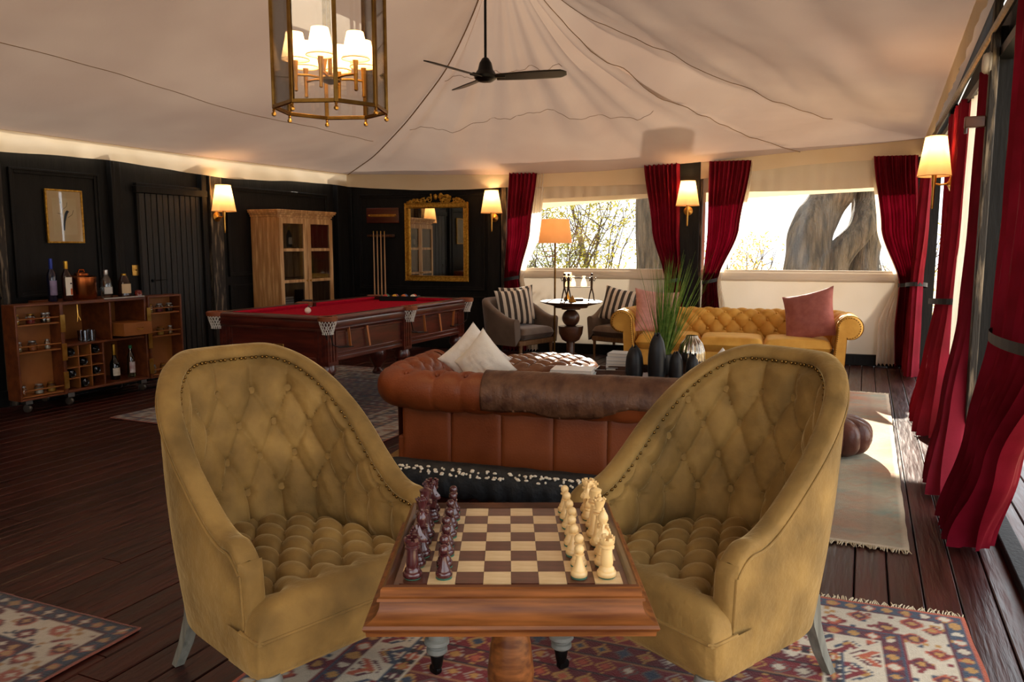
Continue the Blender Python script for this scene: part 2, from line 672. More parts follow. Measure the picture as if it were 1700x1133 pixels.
MB().grid(droop(UBC, pu0, 1.80, 2.03, 1), 40, 6).obj('canvas_flap', CANVASV, wc, fix=False)
MB().grid(droop(pu1, LC, 1.93, 2.06, 1), 40, 6).obj('canvas_flap', CANVASV, wc, fix=False)
for k, (a0, a1) in enumerate(((UBC, pu0), (pu1, LC))):
    w = struct(MB().grid(lambda u, v: (lerp(a0, a1, u), .07 + .004 * nz(u * 8, v * 5), lerp(ZS - .06, 2.3, v)), 24, 12)
               .obj('window_%d' % (k + 1), VINYL, loc=AB, rz=ROT['C'], fix=False))
    MB().b2(a0, a1, .06, .075, ZS - .05, ZS + .012).obj('window_hem', CANVASW, w)
    for ux in (a0 + .03, a1 - .03):
        MB().b2(ux - .03, ux + .03, .06, .075, ZS, 2.3).obj('window_hem', CANVASW, w)
MB().b2(pu0, pu1, -.10, .05, 0, 2.55).obj('wall_post', BLACKW, wc, bevel=.008)
MB().b2(pu1, pu1 + .03, -.07, .05, 0, 2.5).obj('wall_post', POSTW, wc, bevel=.006)
MB().b2(LC - .16, LC - .02, -.06, .08, 0, 2.5).obj('wall_post', BLACKW, wc, bevel=.008)
# curtained wall of posts and a header
wd = struct(MB().b2(0, 10.9, .02, .14, 2.5, 3.15).obj('wall_side', BLACKW, loc=CD, rz=ROT['D']))
wd.name = 'wall_right'
for u, m in ((.06, BLACKW), (2.4, BLACKW), (4.99, BLACKW), (7.6, BLACKW), (10.2, BLACKW)):
    MB().b2(u - .055, u + .055, -.03, .10, 0, 2.6).obj('wall_post', m, wd, bevel=.008)
MB().b2(5.05, 5.13, -.06, -.02, .02, 2.72).obj('wall_post', POSTW, wd, bevel=.006)
MB().b2(0, 10.9, -.02, .06, 2.42, 2.47).obj('curtain_rail', BLACKM, wd)
b = MB().tube([(0, -.05, 2.52), (10.9, -.05, 2.62)], .022, 8)
b.obj('conduit', mk('old steel', '6a6660', '8a857c', scale=30, rough=.4, metal=.9), wd)
MB().b2(0, 10.9, .02, .10, 0, .05).obj('threshold', BLACKW, wd, bevel=.006)

# ------------------------------------------------------------------ canvas roof
APEX = Vector((-.11, 7.3, 4.15))
RDIR = Vector((-.42, -.907, 0)).normalized()
EAV = []
for s, z in ((13.0, 2.48), (9, 2.45), (6.5, 2.42), (4.93, 2.40), (2.5, 2.385), (0.06, 2.40)):
    EAV.append(WL('A', -s, .07, z))
for x, y in ((700, 291), (870, 291), (1000, 285), (1150, 272), (1330, 252), (1450, 240)):
    u, z = WP('C', x, y, .07)
    EAV.append(WL('C', u, .07, z))
EAV.append(WL('C', LC - .08, .07, 2.60))
for s, z in ((1.5, 2.68), (4.4, 2.90), (7, 3.0), (11, 3.05)):
    EAV.append(WL('D', s, .07, z))
ln = [0.0]
for a, b in zip(EAV, EAV[1:]):
    ln.append(ln[-1] + (b - a).length)
ln = np.array(ln)
EX, EY, EZ = (np.array([p[k] for p in EAV]) for k in range(3))


def eave(q):
    return Vector((np.interp(q, ln, EX), np.interp(q, ln, EY), np.interp(q, ln, EZ)))


GT = np.array([0, .05, .1, .25, .5, .75, 1.0])
GG = np.array([1, .84, .712, .461, .246, .085, 0])
TT = np.linspace(0, 1, 201)
_g = np.interp(TT, GT, GG)
for _ in range(5):
    _g[3:-1] = np.convolve(_g, np.ones(7) / 7, 'same')[3:-1] if False else _g[3:-1]
_s = np.copy(_g)
for _ in range(160):
    _s[1:-1] = (_s[:-2] + 2 * _s[1:-1] + _s[2:]) / 4
qAB, qCD = ln[5], ln[12]
qE2 = ln[10]


def roof(q, t, wr=1.0):
    """t = 0 at the ridge, 1 at the eave"""
    e = eave(q)
    along = (Vector((e.x, e.y, 0)) - Vector((APEX.x, APEX.y, 0))).dot(RDIR)
    if qAB <= q <= qCD:
        along = min(along, 0)
    k = max(0.0, along)
    r = APEX + RDIR * k
    p = r.lerp(e, t)
    ge = np.interp(t, TT, _s)
    gs = (1 - t) ** 1.55
    m = sst(.0, 2.2, k)
    gz = lerp(ge, gs, m)
    z = e.z + (r.z - e.z) * gz
    bell = math.sin(PI * min(1, max(0, t))) ** .7
    end = 1.0 if qAB < q < qE2 else .0
    ed = sst(0, .5, min(abs(q - qAB), abs(q - qE2)))
    # long radial folds of the end panel, sweeping tension folds of the side panels
    w = end * ed * (.075 * nz(q * 2.3, t * .5, 1) + .03 * nz(q * 6.5, t * .7, 5))
    if q >= qE2:
        w += .10 * nz(q * .35, t * 8 + q * .5, 9) + .035 * nz(q * .5, t * 22 + q, 4)
    if q <= qAB:
        w += .05 * nz(q * .5 + t * 3, t * 1.5, 3) + .028 * nz(q * 2.4 + t * 3, t * .8, 8) * t ** 2
    p.z = z + w * bell * wr
    # panels sag between the hips
    if end:
        c = (q - qAB) / (qE2 - qAB)
        p.z += .10 * math.sin(PI * c) * math.sin(PI * t)
    return p


QT = ln[-1]
qs = sorted(set(list(np.linspace(0, QT, 230)) + [qAB, qE2, qCD]))
nq, ntt = len(qs), 46
b = MB()
for j in range(ntt + 1):
    t = (j / ntt) ** 1.15
    for q in qs:
        b.v.append(tuple(roof(q, t)))
for j in range(ntt):
    for i in range(nq - 1):
        a = j * nq + i
        b.f.append((a, a + 1, a + nq + 1, a + nq))
ce = struct(b.obj('ceiling', CANVAS, fix=False, smooth=60))


def seam_line(fn, n, r=.006, name='seam'):
    pts = [fn(i / n) - Vector((0, 0, .006)) for i in range(n + 1)]
    MB().tube(pts, r, 5).obj(name, SEAM, ce)


seam_line(lambda k: roof(qAB + .02, .02 + .98 * k), 60, .007)
seam_line(lambda k: roof(qE2, .02 + .98 * k), 60, .004)
seam_line(lambda k: roof(qAB - 12 * (1 - k) - .4, .60 + .05 * k), 90, .0028)
seam_line(lambda k: roof(qAB + .25 + (qE2 - qAB - .9) * k, .55 + .03 * math.sin(k * 9)), 70, .0025)
seam_line(lambda k: roof(qAB + .25 + (qE2 - qAB - 1.8) * k, .30), 40, .0025)
seam_line(lambda k: roof(qCD + .9 - .9 * k, .12 + .62 * k), 50, .0035)


def val(u, v):
    q = u * QT
    p = eave(q)
    k = next(i for i in range(len(ln)) if ln[i] >= q - 1e-6)
    k = max(1, k)
    d = (EAV[k] - EAV[k - 1]).normalized()
    n = Vector((d.y, -d.x, 0))
    h = .20 + .022 * math.sin(q * 1.9) + .01 * nz(q * 2, 0)
    w = .018 * nz(q * 5, v) + .01 * nz(q * 17 + 3 * v, v, 4)
    return p + n * (w * v + .015) + Vector((0, 0, .02 - h * v))


MB().grid(val, 520, 5).obj('valance', CANVASV, ce, fix=False)

def overhang(u, v):
    q = lerp(qAB + .05, QT, u)
    p = eave(q)
    k = max(1, next(i for i in range(len(ln)) if ln[i] >= q - 1e-6))
    d = (EAV[k] - EAV[k - 1]).normalized()
    n = Vector((-d.y, d.x, 0))
    return p + n * (.75 * v) + Vector((0, 0, .025 - .12 * v))


MB().grid(overhang, 160, 4).obj('shade_overhang', CANVAS, ce, fix=False)  # unseen strip outside the eaves, added to keep daylight off the valance

# ------------------------------------------------------------------ trees and bushes outside
BARK = mk('grey bark', '3a3228', '6e5e4c', scale=5, rough=.9, bump=1.0, bscale=14, stretch=(3, 3, .5), detail=8)
for _n in BARK.node_tree.nodes:
    if _n.type == 'BUMP':
        _n.inputs['Distance'].default_value = .12
LEAFG = mk_cloth('thin leaves', '70742c', '988c3c', scale=9, transl=.45, bump=0)
LEAFY = mk_cloth('dry yellow leaves', 'a88c3c', 'c0a050', scale=9, transl=.45, bump=0)
LEAFD = mk_cloth('grey green leaves', '66704a', '8a8c60', scale=9, transl=.4, bump=0)


def limb(b, pts, rs, n=18, rough=.12):
    pts = [Vector(p) for p in pts]
    fine, fr_ = [], []
    m = len(pts) - 1
    for i in range(m):
        for k in range(8):
            t = k / 8
            p0, p1, p2, p3 = pts[max(0, i - 1)], pts[i], pts[i + 1], pts[min(m, i + 2)]
            fine.append(.5 * ((2 * p1) + (p2 - p0) * t + (2 * p0 - 5 * p1 + 4 * p2 - p3) * t * t + (3 * p1 - p0 - 3 * p2 + p3) * t ** 3))
            fr_.append(lerp(rs[i], rs[i + 1], t))
    fine.append(pts[-1])
    fr_.append(rs[-1])
    o = len(b.v)
    b.tube(fine, fr_, n)
    for k in range(o, len(b.v)):
        v = Vector(b.v[k])
        i = min((k - o) // n, len(fine) - 1)
        d = v - fine[i]
        a = nz(v.x * 2.2, v.y * 2.2, v.z * .9) + .5 * nz(v.x * 6, v.y * 6, v.z * 2)
        b.v[k] = tuple(fine[i] + d * (1 + rough * 1.6 * a))


def tp(x, y, Y):
    return Q(x, y, Y)


TY = 13.2
t1 = thing('old_tree', 'thick gnarled tree with forked trunk outside the window behind the mustard sofa', 'tree', (4.9, TY, -.45))


def loc_(p, base):
    return tuple(Vector(p) - Vector(base))


bs = Vector((4.9, TY, -.45))
b = MB()
limb(b, [loc_(Vector((tp(1345, 450, TY).x, TY, -.6)), bs), loc_(tp(1338, 452, TY), bs), loc_(tp(1345, 390, TY), bs), loc_(tp(1375, 335, TY), bs), loc_(tp(1410, 270, TY), bs), loc_(tp(1450, 150, TY), bs)],
     [.62, .40, .36, .33, .30, .26], 24)
b.obj('trunk', BARK, t1)
b = MB()
limb(b, [loc_(Vector((tp(1380, 460, TY).x, TY - .1, .3)), bs), loc_(tp(1385, 440, TY - .1), bs), loc_(tp(1425, 385, TY - .2), bs), loc_(tp(1450, 330, TY), bs), loc_(tp(1440, 260, TY), bs)], [.30, .24, .22, .26, .26], 20)
b.obj('trunk', BARK, t1)
b = MB()
limb(b, [loc_(Vector((tp(1435, 460, TY + .3).x, TY + .3, -.6)), bs), loc_(tp(1428, 440, TY + .3), bs), loc_(tp(1440, 380, TY + .3), bs), loc_(tp(1446, 300, TY + .3), bs)], [.42, .30, .27, .25], 20)
b.obj('trunk', BARK, t1)
t2 = thing('straight_tree', 'straight pale grey tree trunk outside the window behind the floor lamp', 'tree', (2.35, 13.6, -.45))
b = MB()
x0 = tp(1088, 400, 13.6).x - 2.35
limb(b, [(x0, 0, 0), (x0 + .03, 0, 1.3), (x0 - .02, 0, 2.6), (x0 + .1, 0, 5.0)], [.42, .34, .32, .28], 22, .06)
b.obj('trunk', BARK, t2)


def bush(label, cx, cy, w, h, mat, n, sz, seed, z0=-.45):
    rg = random.Random(seed)
    root = thing('wild_bush', label, 'bush', (cx, cy, z0), 0, 'bushes outside the windows')
    tw, lf = MB(), MB()
    for k in range(16):
        a = rg.uniform(0, 2 * PI)
        p = [Vector((0.15 * math.cos(a), .15 * math.sin(a), 0))]
        tx, ty, tz = rg.uniform(-w, w), rg.uniform(-w, w) * .6, h * rg.uniform(.6, 1)
        for m in range(1, 6):
            t = m / 5
            p.append(Vector((tx * t ** 1.2 + .12 * rg.uniform(-1, 1), ty * t + .1 * rg.uniform(-1, 1), tz * t)))
        tw.tube(p, [.028 * (1 - .8 * m / 5) for m in range(6)], 5)
        for q in range(4):
            i = rg.randint(2, 4)
            d = Vector((rg.uniform(-1, 1), rg.uniform(-.6, .6), rg.uniform(-.2, .9))) * h * .25
            tw.tube([p[i], p[i] + d * .5 + Vector((0, 0, .05)), p[i] + d], [.01, .007, .003], 4)
    for k in range(n):
        a = rg.random()
        x, y = rg.gauss(0, w * .55), rg.gauss(0, w * .4)
        z = h * (.12 + .95 * rg.random() ** .8)
        cl = nz(x * 1.6 + seed, y * 1.6, z * 1.6)
        if cl < -.12:
            continue
        d1 = Vector((rg.uniform(-1, 1), rg.uniform(-1, 1), rg.uniform(-.7, .7))).normalized() * sz * rg.uniform(.6, 1.4)
        d2 = d1.cross(Vector((rg.uniform(-1, 1), rg.uniform(-1, 1), 1))).normalized() * sz * .3
        c = Vector((x, y, z))
        lf.add([c - d1, c + d2, c + d1, c - d2], [(0, 1, 2, 3)])
    tw.obj('branches', BARK, root)
    o = lf.obj('foliage', mat, root, smooth=0, fix=False)
    o['kind'] = 'stuff'
    return root


bush('pale yellow bush seen through the window left of the forked tree', 4.45, 15.6, .9, 2.0, LEAFY, 2600, .05, 3)
bush('yellow green bush outside the window behind the lamp shade', 1.1, 16.6, 1.2, 3.2, LEAFG, 4200, .06, 5)
bush('grey green bush low behind the pedestal table window', .1, 13.6, .8, 2.0, LEAFD, 2200, .05, 8)
bush('tall sparse yellow bush beside the straight grey trunk', 2.2, 20.5, 1.5, 4.6, LEAFG, 4200, .07, 11)
bush('dry thorny bush at the edge of the window by the corner curtain', 7.5, 15.0, .8, 2.2, LEAFY, 1500, .05, 14)
bush('faint pale bush far beyond the leftmost window edge', -1.4, 24.0, 1.8, 3.8, LEAFY, 3000, .08, 17)
# ---- unseen canvas end behind the viewer, added to cut light from the rear
ra, rb_ = WL('A', -12.4, -.05), WL('D', 10.8, -.05)
rl_ = rb_ - ra
rL = rl_.length


def gable(x0, x1, z0, z1):
    return MB().grid(lambda u, v: tuple(ra + rl_ * (lerp(x0, x1, u) / rL) + Vector((0, -.02 * nz(u * 9, v * 3), lerp(z0, z1, v)))), 30, 10)


dw0, dw1 = rL - 2.1, rL - .35           # unseen opening, added to let daylight onto the chair fronts
wr = struct(gable(0, dw0, 0, 4.3).obj('wall_front', CANVASW, fix=False))
gable(dw1, rL, 0, 4.3).obj('canvas_side', CANVASW, wr, fix=False)
gable(dw0, dw1, 2.25, 4.3).obj('canvas_head', CANVASW, wr, fix=False)
# ================================================================== tufted armchairs
def tuft(s, z, c, rz, z0, rows, amp):
    """button tufting: s along the cloth, z up; rows counted from z0 upwards; pleats run straight beyond them"""
    y = (z - z0) / rz
    top = rows - 1
    if y > top:
        ph = .5 * (top % 2)
        h = abs(math.sin(PI * (s / c + ph))) ** .42
        k = math.exp(-((y - top) * rz / .022) ** 2 - ((((s / c + ph + .5) % 1) - .5) * c / .022) ** 2)
    elif y < 0:
        h = abs(math.sin(PI * (s / c))) ** .42
        k = math.exp(-(y * rz / .022) ** 2 - ((((s / c + .5) % 1) - .5) * c / .022) ** 2)
    else:
        a, b = s / c - y / 2, s / c + y / 2
        h = (abs(math.sin(PI * a)) * abs(math.sin(PI * b))) ** .23
        da = abs(((a + .5) % 1) - .5)
        db = abs(((b + .5) % 1) - .5)
        k = math.exp(-((da + db) * c / .020) ** 2)
    return amp * h - amp * .45 * k


def u_path(w, yf, ys, yb, n=120):
    """horseshoe plan from the one arm front round the back to the other"""
    pts = []
    m = 24
    for i in range(m):
        pts.append((-w, lerp(yf, ys, i / m)))
    k = 60
    for i in range(k + 1):
        a = PI - PI * i / k
        e = .82
        cx, cy = math.cos(a), math.sin(a)
        pts.append((w * math.copysign(abs(cx) ** e, cx), ys + (yb - ys) * abs(cy) ** e))
    for i in range(1, m + 1):
        pts.append((w, lerp(ys, yf, i / m)))
    pts = np.array(pts)
    d = np.r_[0, np.cumsum(np.hypot(*np.diff(pts, axis=0).T))]
    q = np.linspace(0, d[-1], n + 1)
    x, y = np.interp(q, d, pts[:, 0]), np.interp(q, d, pts[:, 1])
    tx, ty = np.gradient(x), np.gradient(y)
    for _ in range(3):
        tx[1:-1] = (tx[:-2] + 2 * tx[1:-1] + tx[2:]) / 4
        ty[1:-1] = (ty[:-2] + 2 * ty[1:-1] + ty[2:]) / 4
    ll = np.hypot(tx, ty)
    return x, y, -ty / ll, tx / ll, q, d[-1]        # outward normal (path runs clockwise seen from above)


def turned_leg(h, r, ferrule=True):
    b = MB()
    b.lathe([(r * .9, h), (r * 1.02, h * .9), (r * .98, h * .66), (r * .82, h * .52), (r * 1.12, h * .50), (r * 1.16, h * .455), (r * .8, h * .42),
             (r * .78, h * .40), (r * .95, h * .39), (r * .97, h * .34), (r * .74, h * .31), (r * .62, h * .30)], 18)
    f = MB().lathe([(r * .62, h * .30), (r * .64, h * .28), (r * .5, h * .16), (r * .42, h * .12)], 14)
    f.lathe([(.004, -.012), (.020, -.010), (.022, 0), (.020, .010), (.004, .012)], 14, (0, .008, .0225), True, (1, 0, 0))
    return b, f


def armchair(label, loc, rz):
    ro = thing('tufted_armchair', label, 'armchair', loc, rz, 'tufted velvet armchairs at the chess table')
    w, yf, ys, yb = .312, -.27, .02, .35
    N = 208
    X, Y, NX, NY, S, LN = u_path(w, yf, ys, yb, N)
    th = .027

    def hz(i):
        t = min(S[i], LN - S[i]) / (LN / 2)
        d = min(S[i], LN - S[i])
        return .615 + .445 * sst(.10, .86, t) ** .92 - .05 * max(0, 1 - d / .07) ** 2

    def lean(i, z):
        by = max(0.0, (Y[i] - yf) / (yb - yf))
        return .05 * (z - .45), .15 * (z - .45) * by ** 1.5

    def pt(i, o, z):
        fx, fy = lean(i, z)
        return (X[i] + NX[i] * (o + fx * .75), Y[i] + NY[i] * (o + fx * .75) + fy, z)
    c, rzz, z0, rows = .132, .117, .55, 4
    sm = LN / 2
    NV = 78

    def inner(u, v):
        i = int(round(u * N))
        h = hz(i)
        zz = lerp(.36, h - .036, v)
        # the lattice follows the falling rim
        zs = .55 + (zz - .55) * (1.024 - .55) / max(.06, (h - .036) - .55) if zz > .55 and h < 1.0 else zz
        k = sst(0, .05, min(S[i], LN - S[i])) * sst(0, .045, (h - .036) - zz) * sst(.38, .47, zz)
        zs = lerp(zs, zz, .6)
        d = tuft(S[i] - sm, zs, c, rzz, z0, rows, .034)
        d += (.004 * nz(S[i] * 26 + zz * 14, zz * 5) + .003 * nz(S[i] * 26 - zz * 14, zz * 5, 3)) * k
        return pt(i, -th - d * k + .004, zz)
    MB().grid(inner, N, NV).obj('tufted_back', VELVET, ro, smooth=75)
    # plain rim band, rounded over the top

    def rim(u, v):
        i = int(round(u * N))
        h = hz(i)
        sec = [(-th - .002, -.040), (-th - .010, -.037), (-th - .012, -.024), (-th - .007, -.008), (-th + .006, .0), (0, .005), (th - .006, .002), (th + .004, -.008), (th + .005, -.022), (th, -.030)]
        k = int(round(v * 9))
        o, dz = sec[k]
        return pt(i, o, h + dz)
    MB().grid(rim, N, 9).obj('rim_band', VELVET, ro, smooth=70)

    def outer(u, v):
        i = int(round(u * N))
        h = hz(i) - .028
        zz = lerp(h, .25, v)
        return pt(i, th + .001 + .012 * math.sin(PI * v) * sst(0, .12, min(S[i], LN - S[i])), zz)
    MB().grid(outer, N, 14).obj('outer_shell', VELVET, ro, smooth=70)
    pb = MB()
    pb.tube([pt(i, th + .006, hz(i) - .03) for i in range(0, N + 1, 2)], .0045, 6)
    # arm fronts
    for e, sg in ((0, -1), (N, 1)):
        b = MB()
        h = hz(e)

        def front(u, v, e=e, h=h, sg=sg):
            zz = lerp(.25, h + .003, v)
            o = lerp(-th - .012, th + .006, u)
            p = Vector(pt(e, o, zz))
            bu = .026 * (1 - (2 * u - 1) ** 4) * (1 - max(0, (v - .86) / .14) ** 3)
            p.y -= bu
            return p
        b.grid(front, 10, 22)
        b.obj('arm_front', VELVET, ro, smooth=70)
        pb.tube([Vector(pt(e, th + .004, zz)) + Vector((0, -.004, 0)) for zz in np.linspace(.26, h - .03, 12)], .0045, 6)
    pb.obj('piping', VELVET, ro)
    nb = MB()
    i = 5.0
    sp = .0195
    q = .03
    while q < LN - .03:
        i = int(round(q / LN * N))
        p = Vector(pt(i, -th - .010, hz(i) - .042))
        nb.ball(p, .0058, 8, 5)
        q += sp
    o = nb.obj('nailheads', DKBRASS, ro)
    o['kind'] = 'stuff'
    # buttons
    bm_ = None
    for j in range(rows):
        z = z0 + j * rzz
        for k in range(-6, 7):
            s = sm + (k + .5 * (j % 2)) * c
            if not (.12 < s < LN - .12):
                continue
            i = int(round(s / LN * N))
            h = hz(i) - .036
            zz = z
            if z > .55 and h < 1.0:
                # invert the lattice mapping numerically
                best = min(np.linspace(.45, h, 120), key=lambda q_: abs(lerp(.55 + (q_ - .55) * (1.024 - .55) / max(.06, h - .55) if q_ > .55 else q_, q_, .6) - z))
                zz = float(best)
            if zz > h - .045:
                continue
            p = Vector(pt(i, -th - .001, zz))
            nrm = Vector((-NX[i], -NY[i], .1)).normalized()
            if bm_ is None:
                bm_ = MB().lathe([(.0001, -.006), (.012, -.005), (.0145, 0), (.012, .0045), (.005, .006), (.0001, .0062)], 14, cap=False).obj('button', VELVET, ro)
                bo = bm_
            else:
                bo = inst(bm_, ro)
            bo.location = p
            bo.rotation_euler = nrm.to_track_quat('Z', 'Y').to_euler()
    # seat cushion
    sw = .298

    def seat(u, v):
        a, bq = 2 * u - 1, v
        y = lerp(-.375, .315, bq)
        hw = lerp(.352, sw - .02, sst(-.30, -.20, y))
        if y > .02:
            hw = (sw - .02) * max(.12, 1 - ((y - .02) / .36) ** 2) ** .5
        x = hw * a
        ex = (1 - abs(a) ** 10) ** .5
        fy = min(1, (y + .375) / .075)
        ey = (1 - (1 - fy) ** 2.6) ** .55 if fy < 1 else 1
        dome = .012 * (1 - a * a)
        base = .372 + (.088 + dome) * min(ex, 1) * ey
        tz = 0
        k = sst(0, .08, y + .375 - .05) * sst(0, .10, 1 - abs(a))
        cx, cy = .118, .086
        yy = (y + .24) / cy
        aa, bb = x / cx - yy / 2, x / cx + yy / 2
        if yy < -.05:
            hh = abs(math.sin(PI * (x / cx))) ** .5
            kk = math.exp(-((yy * cy) / .03) ** 2 - ((((x / cx + .5) % 1) - .5) * cx / .026) ** 2)
        else:
            hh = (abs(math.sin(PI * aa)) * abs(math.sin(PI * bb))) ** .42
            da, db = abs(((aa + .5) % 1) - .5), abs(((bb + .5) % 1) - .5)
            kk = math.exp(-((da + db) * cx / .026) ** 2)
        tz = (-.036 * (1 - hh) * (1 if yy > -.05 else .25) - .040 * kk) * k
        return (x, y, base + tz)
    MB().grid(seat, 120, 110).obj('seat_cushion', VELVET, ro, smooth=80)
    sb = MB()
    hw = .352
    sb.tube([(-hw, -.27, .378), (-hw, -.36, .378), (-hw + .012, -.374, .378), (hw - .012, -.374, .378), (hw, -.36, .378), (hw, -.27, .378)], .0055, 6)
    sb.obj('piping', VELVET, ro)
    # seat rail below the cushion
    rb = MB()

    def rail(u, v):
        z = lerp(.376, .255, v)
        ins = .010 * math.sin(PI * v * .5) ** 2 + .018 * max(0, (v - .75) / .25) ** 2
        pl = [(-hw, -.20), (-hw, -.33), (-hw + .006, -.355), (-hw + .03, -.37), (0, -.375), (hw - .03, -.37), (hw - .006, -.355), (hw, -.33), (hw, -.20)]
        k = u * (len(pl) - 1)
        i = min(int(k), len(pl) - 2)
        x, y = lerp(pl[i][0], pl[i + 1][0], k - i), lerp(pl[i][1], pl[i + 1][1], k - i)
        return (x * (1 - ins * 1.2), y + ins, z)
    rb.grid(rail, 48, 8)
    rb.b2(-.28, .28, -.35, .16, .258, .30)
    rb.obj('seat_rail', VELVET, ro, smooth=60)
    lg, fe = turned_leg(.262, .036)
    for sg in (-1, 1):
        l = lg.obj('front_leg', GREYT, ro, loc=(sg * .30, -.325, 0))
        fe.obj('caster', BLACKM, l)
        b = MB()
        pts = [(sg * .235, .27, .30), (sg * .24, .285, .20), (sg * .25, .325, .09), (sg * .262, .37, .0)]
        for k in range(3):
            p, q = pts[k], pts[k + 1]
            w0, w1 = lerp(.046, .030, k / 3), lerp(.046, .030, (k + 1) / 3)
            b.add([(p[0] - w0 / 2, p[1] - w0 / 2, p[2]), (p[0] + w0 / 2, p[1] - w0 / 2, p[2]), (p[0] + w0 / 2, p[1] + w0 / 2, p[2]), (p[0] - w0 / 2, p[1] + w0 / 2, p[2]),
                   (q[0] - w1 / 2, q[1] - w1 / 2, q[2]), (q[0] + w1 / 2, q[1] - w1 / 2, q[2]), (q[0] + w1 / 2, q[1] + w1 / 2, q[2]), (q[0] - w1 / 2, q[1] + w1 / 2, q[2])],
                  [(0, 1, 5, 4), (1, 2, 6, 5), (2, 3, 7, 6), (3, 0, 4, 7)] + ([(0, 3, 2, 1)] if k == 0 else []) + ([(4, 5, 6, 7)] if k == 2 else []))
        b.obj('rear_leg', GREYW, ro, smooth=30)
    return ro


def chair_at(near, far, back, label):
    """near, far: floor spots of the two front legs"""
    near, far = Vector(near), Vector(far)
    mid = (near + far) / 2
    a = (far - near).normalized()
    # local -Y is the front; pick the side facing the camera
    fwd = Vector((a.y, -a.x, 0))
    if fwd.y > 0:
        fwd = -fwd
    rz = math.atan2(fwd.x, -fwd.y)
    o = mid - fwd * .325
    return armchair(label, (o.x, o.y, 0), rz)


chair_at((-.67, 2.0, 0), (-.24, 2.45, 0), 0, 'gold velvet tufted armchair on the dark pieces side of the chess table')
chair_at((.53, 2.0, 0), (.165, 2.475, 0), 0, 'gold velvet tufted armchair on the pale pieces side of the chess table')

# ================================================================== chess table
TZ = .730
tcx, tcy = -.003, 1.763
tb = thing('chess_table', 'carved walnut pedestal chess table with inlaid board between the armchairs', 'table', (tcx, tcy, 0), R(.3))
HB = .2625
BD = .230
SQ = BD * 2 / 8
# moulded apron: a stack of profiles flaring downward
prof = [(HB - .004, TZ + .006), (HB, TZ + .003), (HB + .001, TZ - .012), (HB + .006, TZ - .014), (HB + .007, TZ - .020), (HB + .001, TZ - .022), (HB + .002, TZ - .026), (HB + .003, TZ - .036),
        (HB + .009, TZ - .048), (HB + .019, TZ - .056), (HB + .024, TZ - .058), (HB + .030, TZ - .060), (HB + .033, TZ - .066), (HB + .030, TZ - .072), (HB + .027, TZ - .074), (HB + .026, TZ - .084), (HB - .02, TZ - .084)]


def sq_sweep(prof, b=None):
    b = b or MB()
    for sx, sy, ax in ((1, 0, 0), (0, 1, 0), (-1, 0, 0), (0, -1, 0)):
        o = len(b.v)
        for r, z in prof:
            if sx:
                b.v += [(sx * r, -sx * r, z), (sx * r, sx * r, z)]
            else:
                b.v += [(sy * r, sy * r, z), (-sy * r, sy * r, z)]
        for k in range(len(prof) - 1):
            a = o + 2 * k
            b.f.append((a, a + 1, a + 3, a + 2))
    return b


ap = sq_sweep(prof)
ap.b2(-HB + .01, HB - .01, -HB + .01, HB - .01, TZ - .08, TZ - .012)
ap.obj('apron', WALNUT, tb, smooth=35)
lip = sq_sweep([(HB - .004, TZ + .006), (HB - .009, TZ + .009), (HB - .014, TZ + .006), (HB - .017, TZ + .002), (HB - .021, TZ - .002)])
lip.obj('raised_lip', WALNUTD, tb, smooth=35)
MB().b2(-HB + .012, HB - .012, -HB + .012, HB - .012, TZ - .02, TZ - .003).obj('board_border', mk('board border', '4a2816', '633a20', scale=4, rough=.3, coat=.5, stretch=(2, 8, 8)), tb)
LSQ = mk('maple square', 'd2b07c', 'e0c292', scale=6, rough=.28, coat=.4, stretch=(3, 12, 3), rnd=False)
DSQ = mk('dark walnut square', '4e2a1a', '64382a', scale=6, rough=.28, coat=.4, stretch=(3, 12, 3), rnd=False)
ls = ds = None
for i in range(8):
    for j in range(8):
        loc = (-BD + SQ * (i + .5), -BD + SQ * (j + .5), TZ - .001)
        dark = (i + j) % 2 == 0
        if dark:
            if ds is None:
                ds = MB().box((0, 0, 0), (SQ - .0005, SQ - .0005, .004)).obj('dark_square', DSQ, tb, smooth=0)
                o = ds
            else:
                o = inst(ds, tb)
        else:
            if ls is None:
                ls = MB().box((0, 0, 0), (SQ - .0005, SQ - .0005, .004)).obj('light_square', LSQ, tb, smooth=0)
                o = ls
            else:
                o = inst(ls, tb)
        o.location = loc
ped = MB().lathe([(.05, TZ - .084), (.044, TZ - .10), (.030, TZ - .115), (.028, TZ - .15), (.034, TZ - .19), (.048, TZ - .25), (.056, TZ - .32), (.052, TZ - .40), (.036, TZ - .47), (.032, TZ - .5),
                  (.05, TZ - .51), (.052, TZ - .53), (.04, TZ - .55), (.04, .08), (.05, .07), (.05, .05)], 28)
ped.obj('pedestal', WALNUT, tb, smooth=50)
for k in range(3):
    a = R(90 + 120 * k)
    d = Vector((math.cos(a), math.sin(a), 0))
    MB().tube([d * .03 + Vector((0, 0, .10)), d * .12 + Vector((0, 0, .085)), d * .20 + Vector((0, 0, .045)), d * .25 + Vector((0, 0, .022))], [.022, .022, .02, .02], 10).obj('foot', WALNUT, tb)
MB().box((.004, -.032, TZ - .105), (.004, .004, .028)).obj('latch_pin', mk('copper pin', 'c88a58', rough=.3, metal=1), tb)

# ---- chess pieces
DKP = mk('dark rosewood piece', '3a1518', '4c2020', scale=12, rough=.25, coat=.6)
LTP = mk('boxwood piece', 'd8b276', 'e4c48c', scale=12, rough=.35, coat=.2)
FELT = mk('green felt', '3c6450', rough=.95)
base = lambda r: [(r * .9, .003), (r, .005), (r, .010), (r * .93, .0125), (r * .82, .014), (r * .80, .018), (r * .6, .022)]


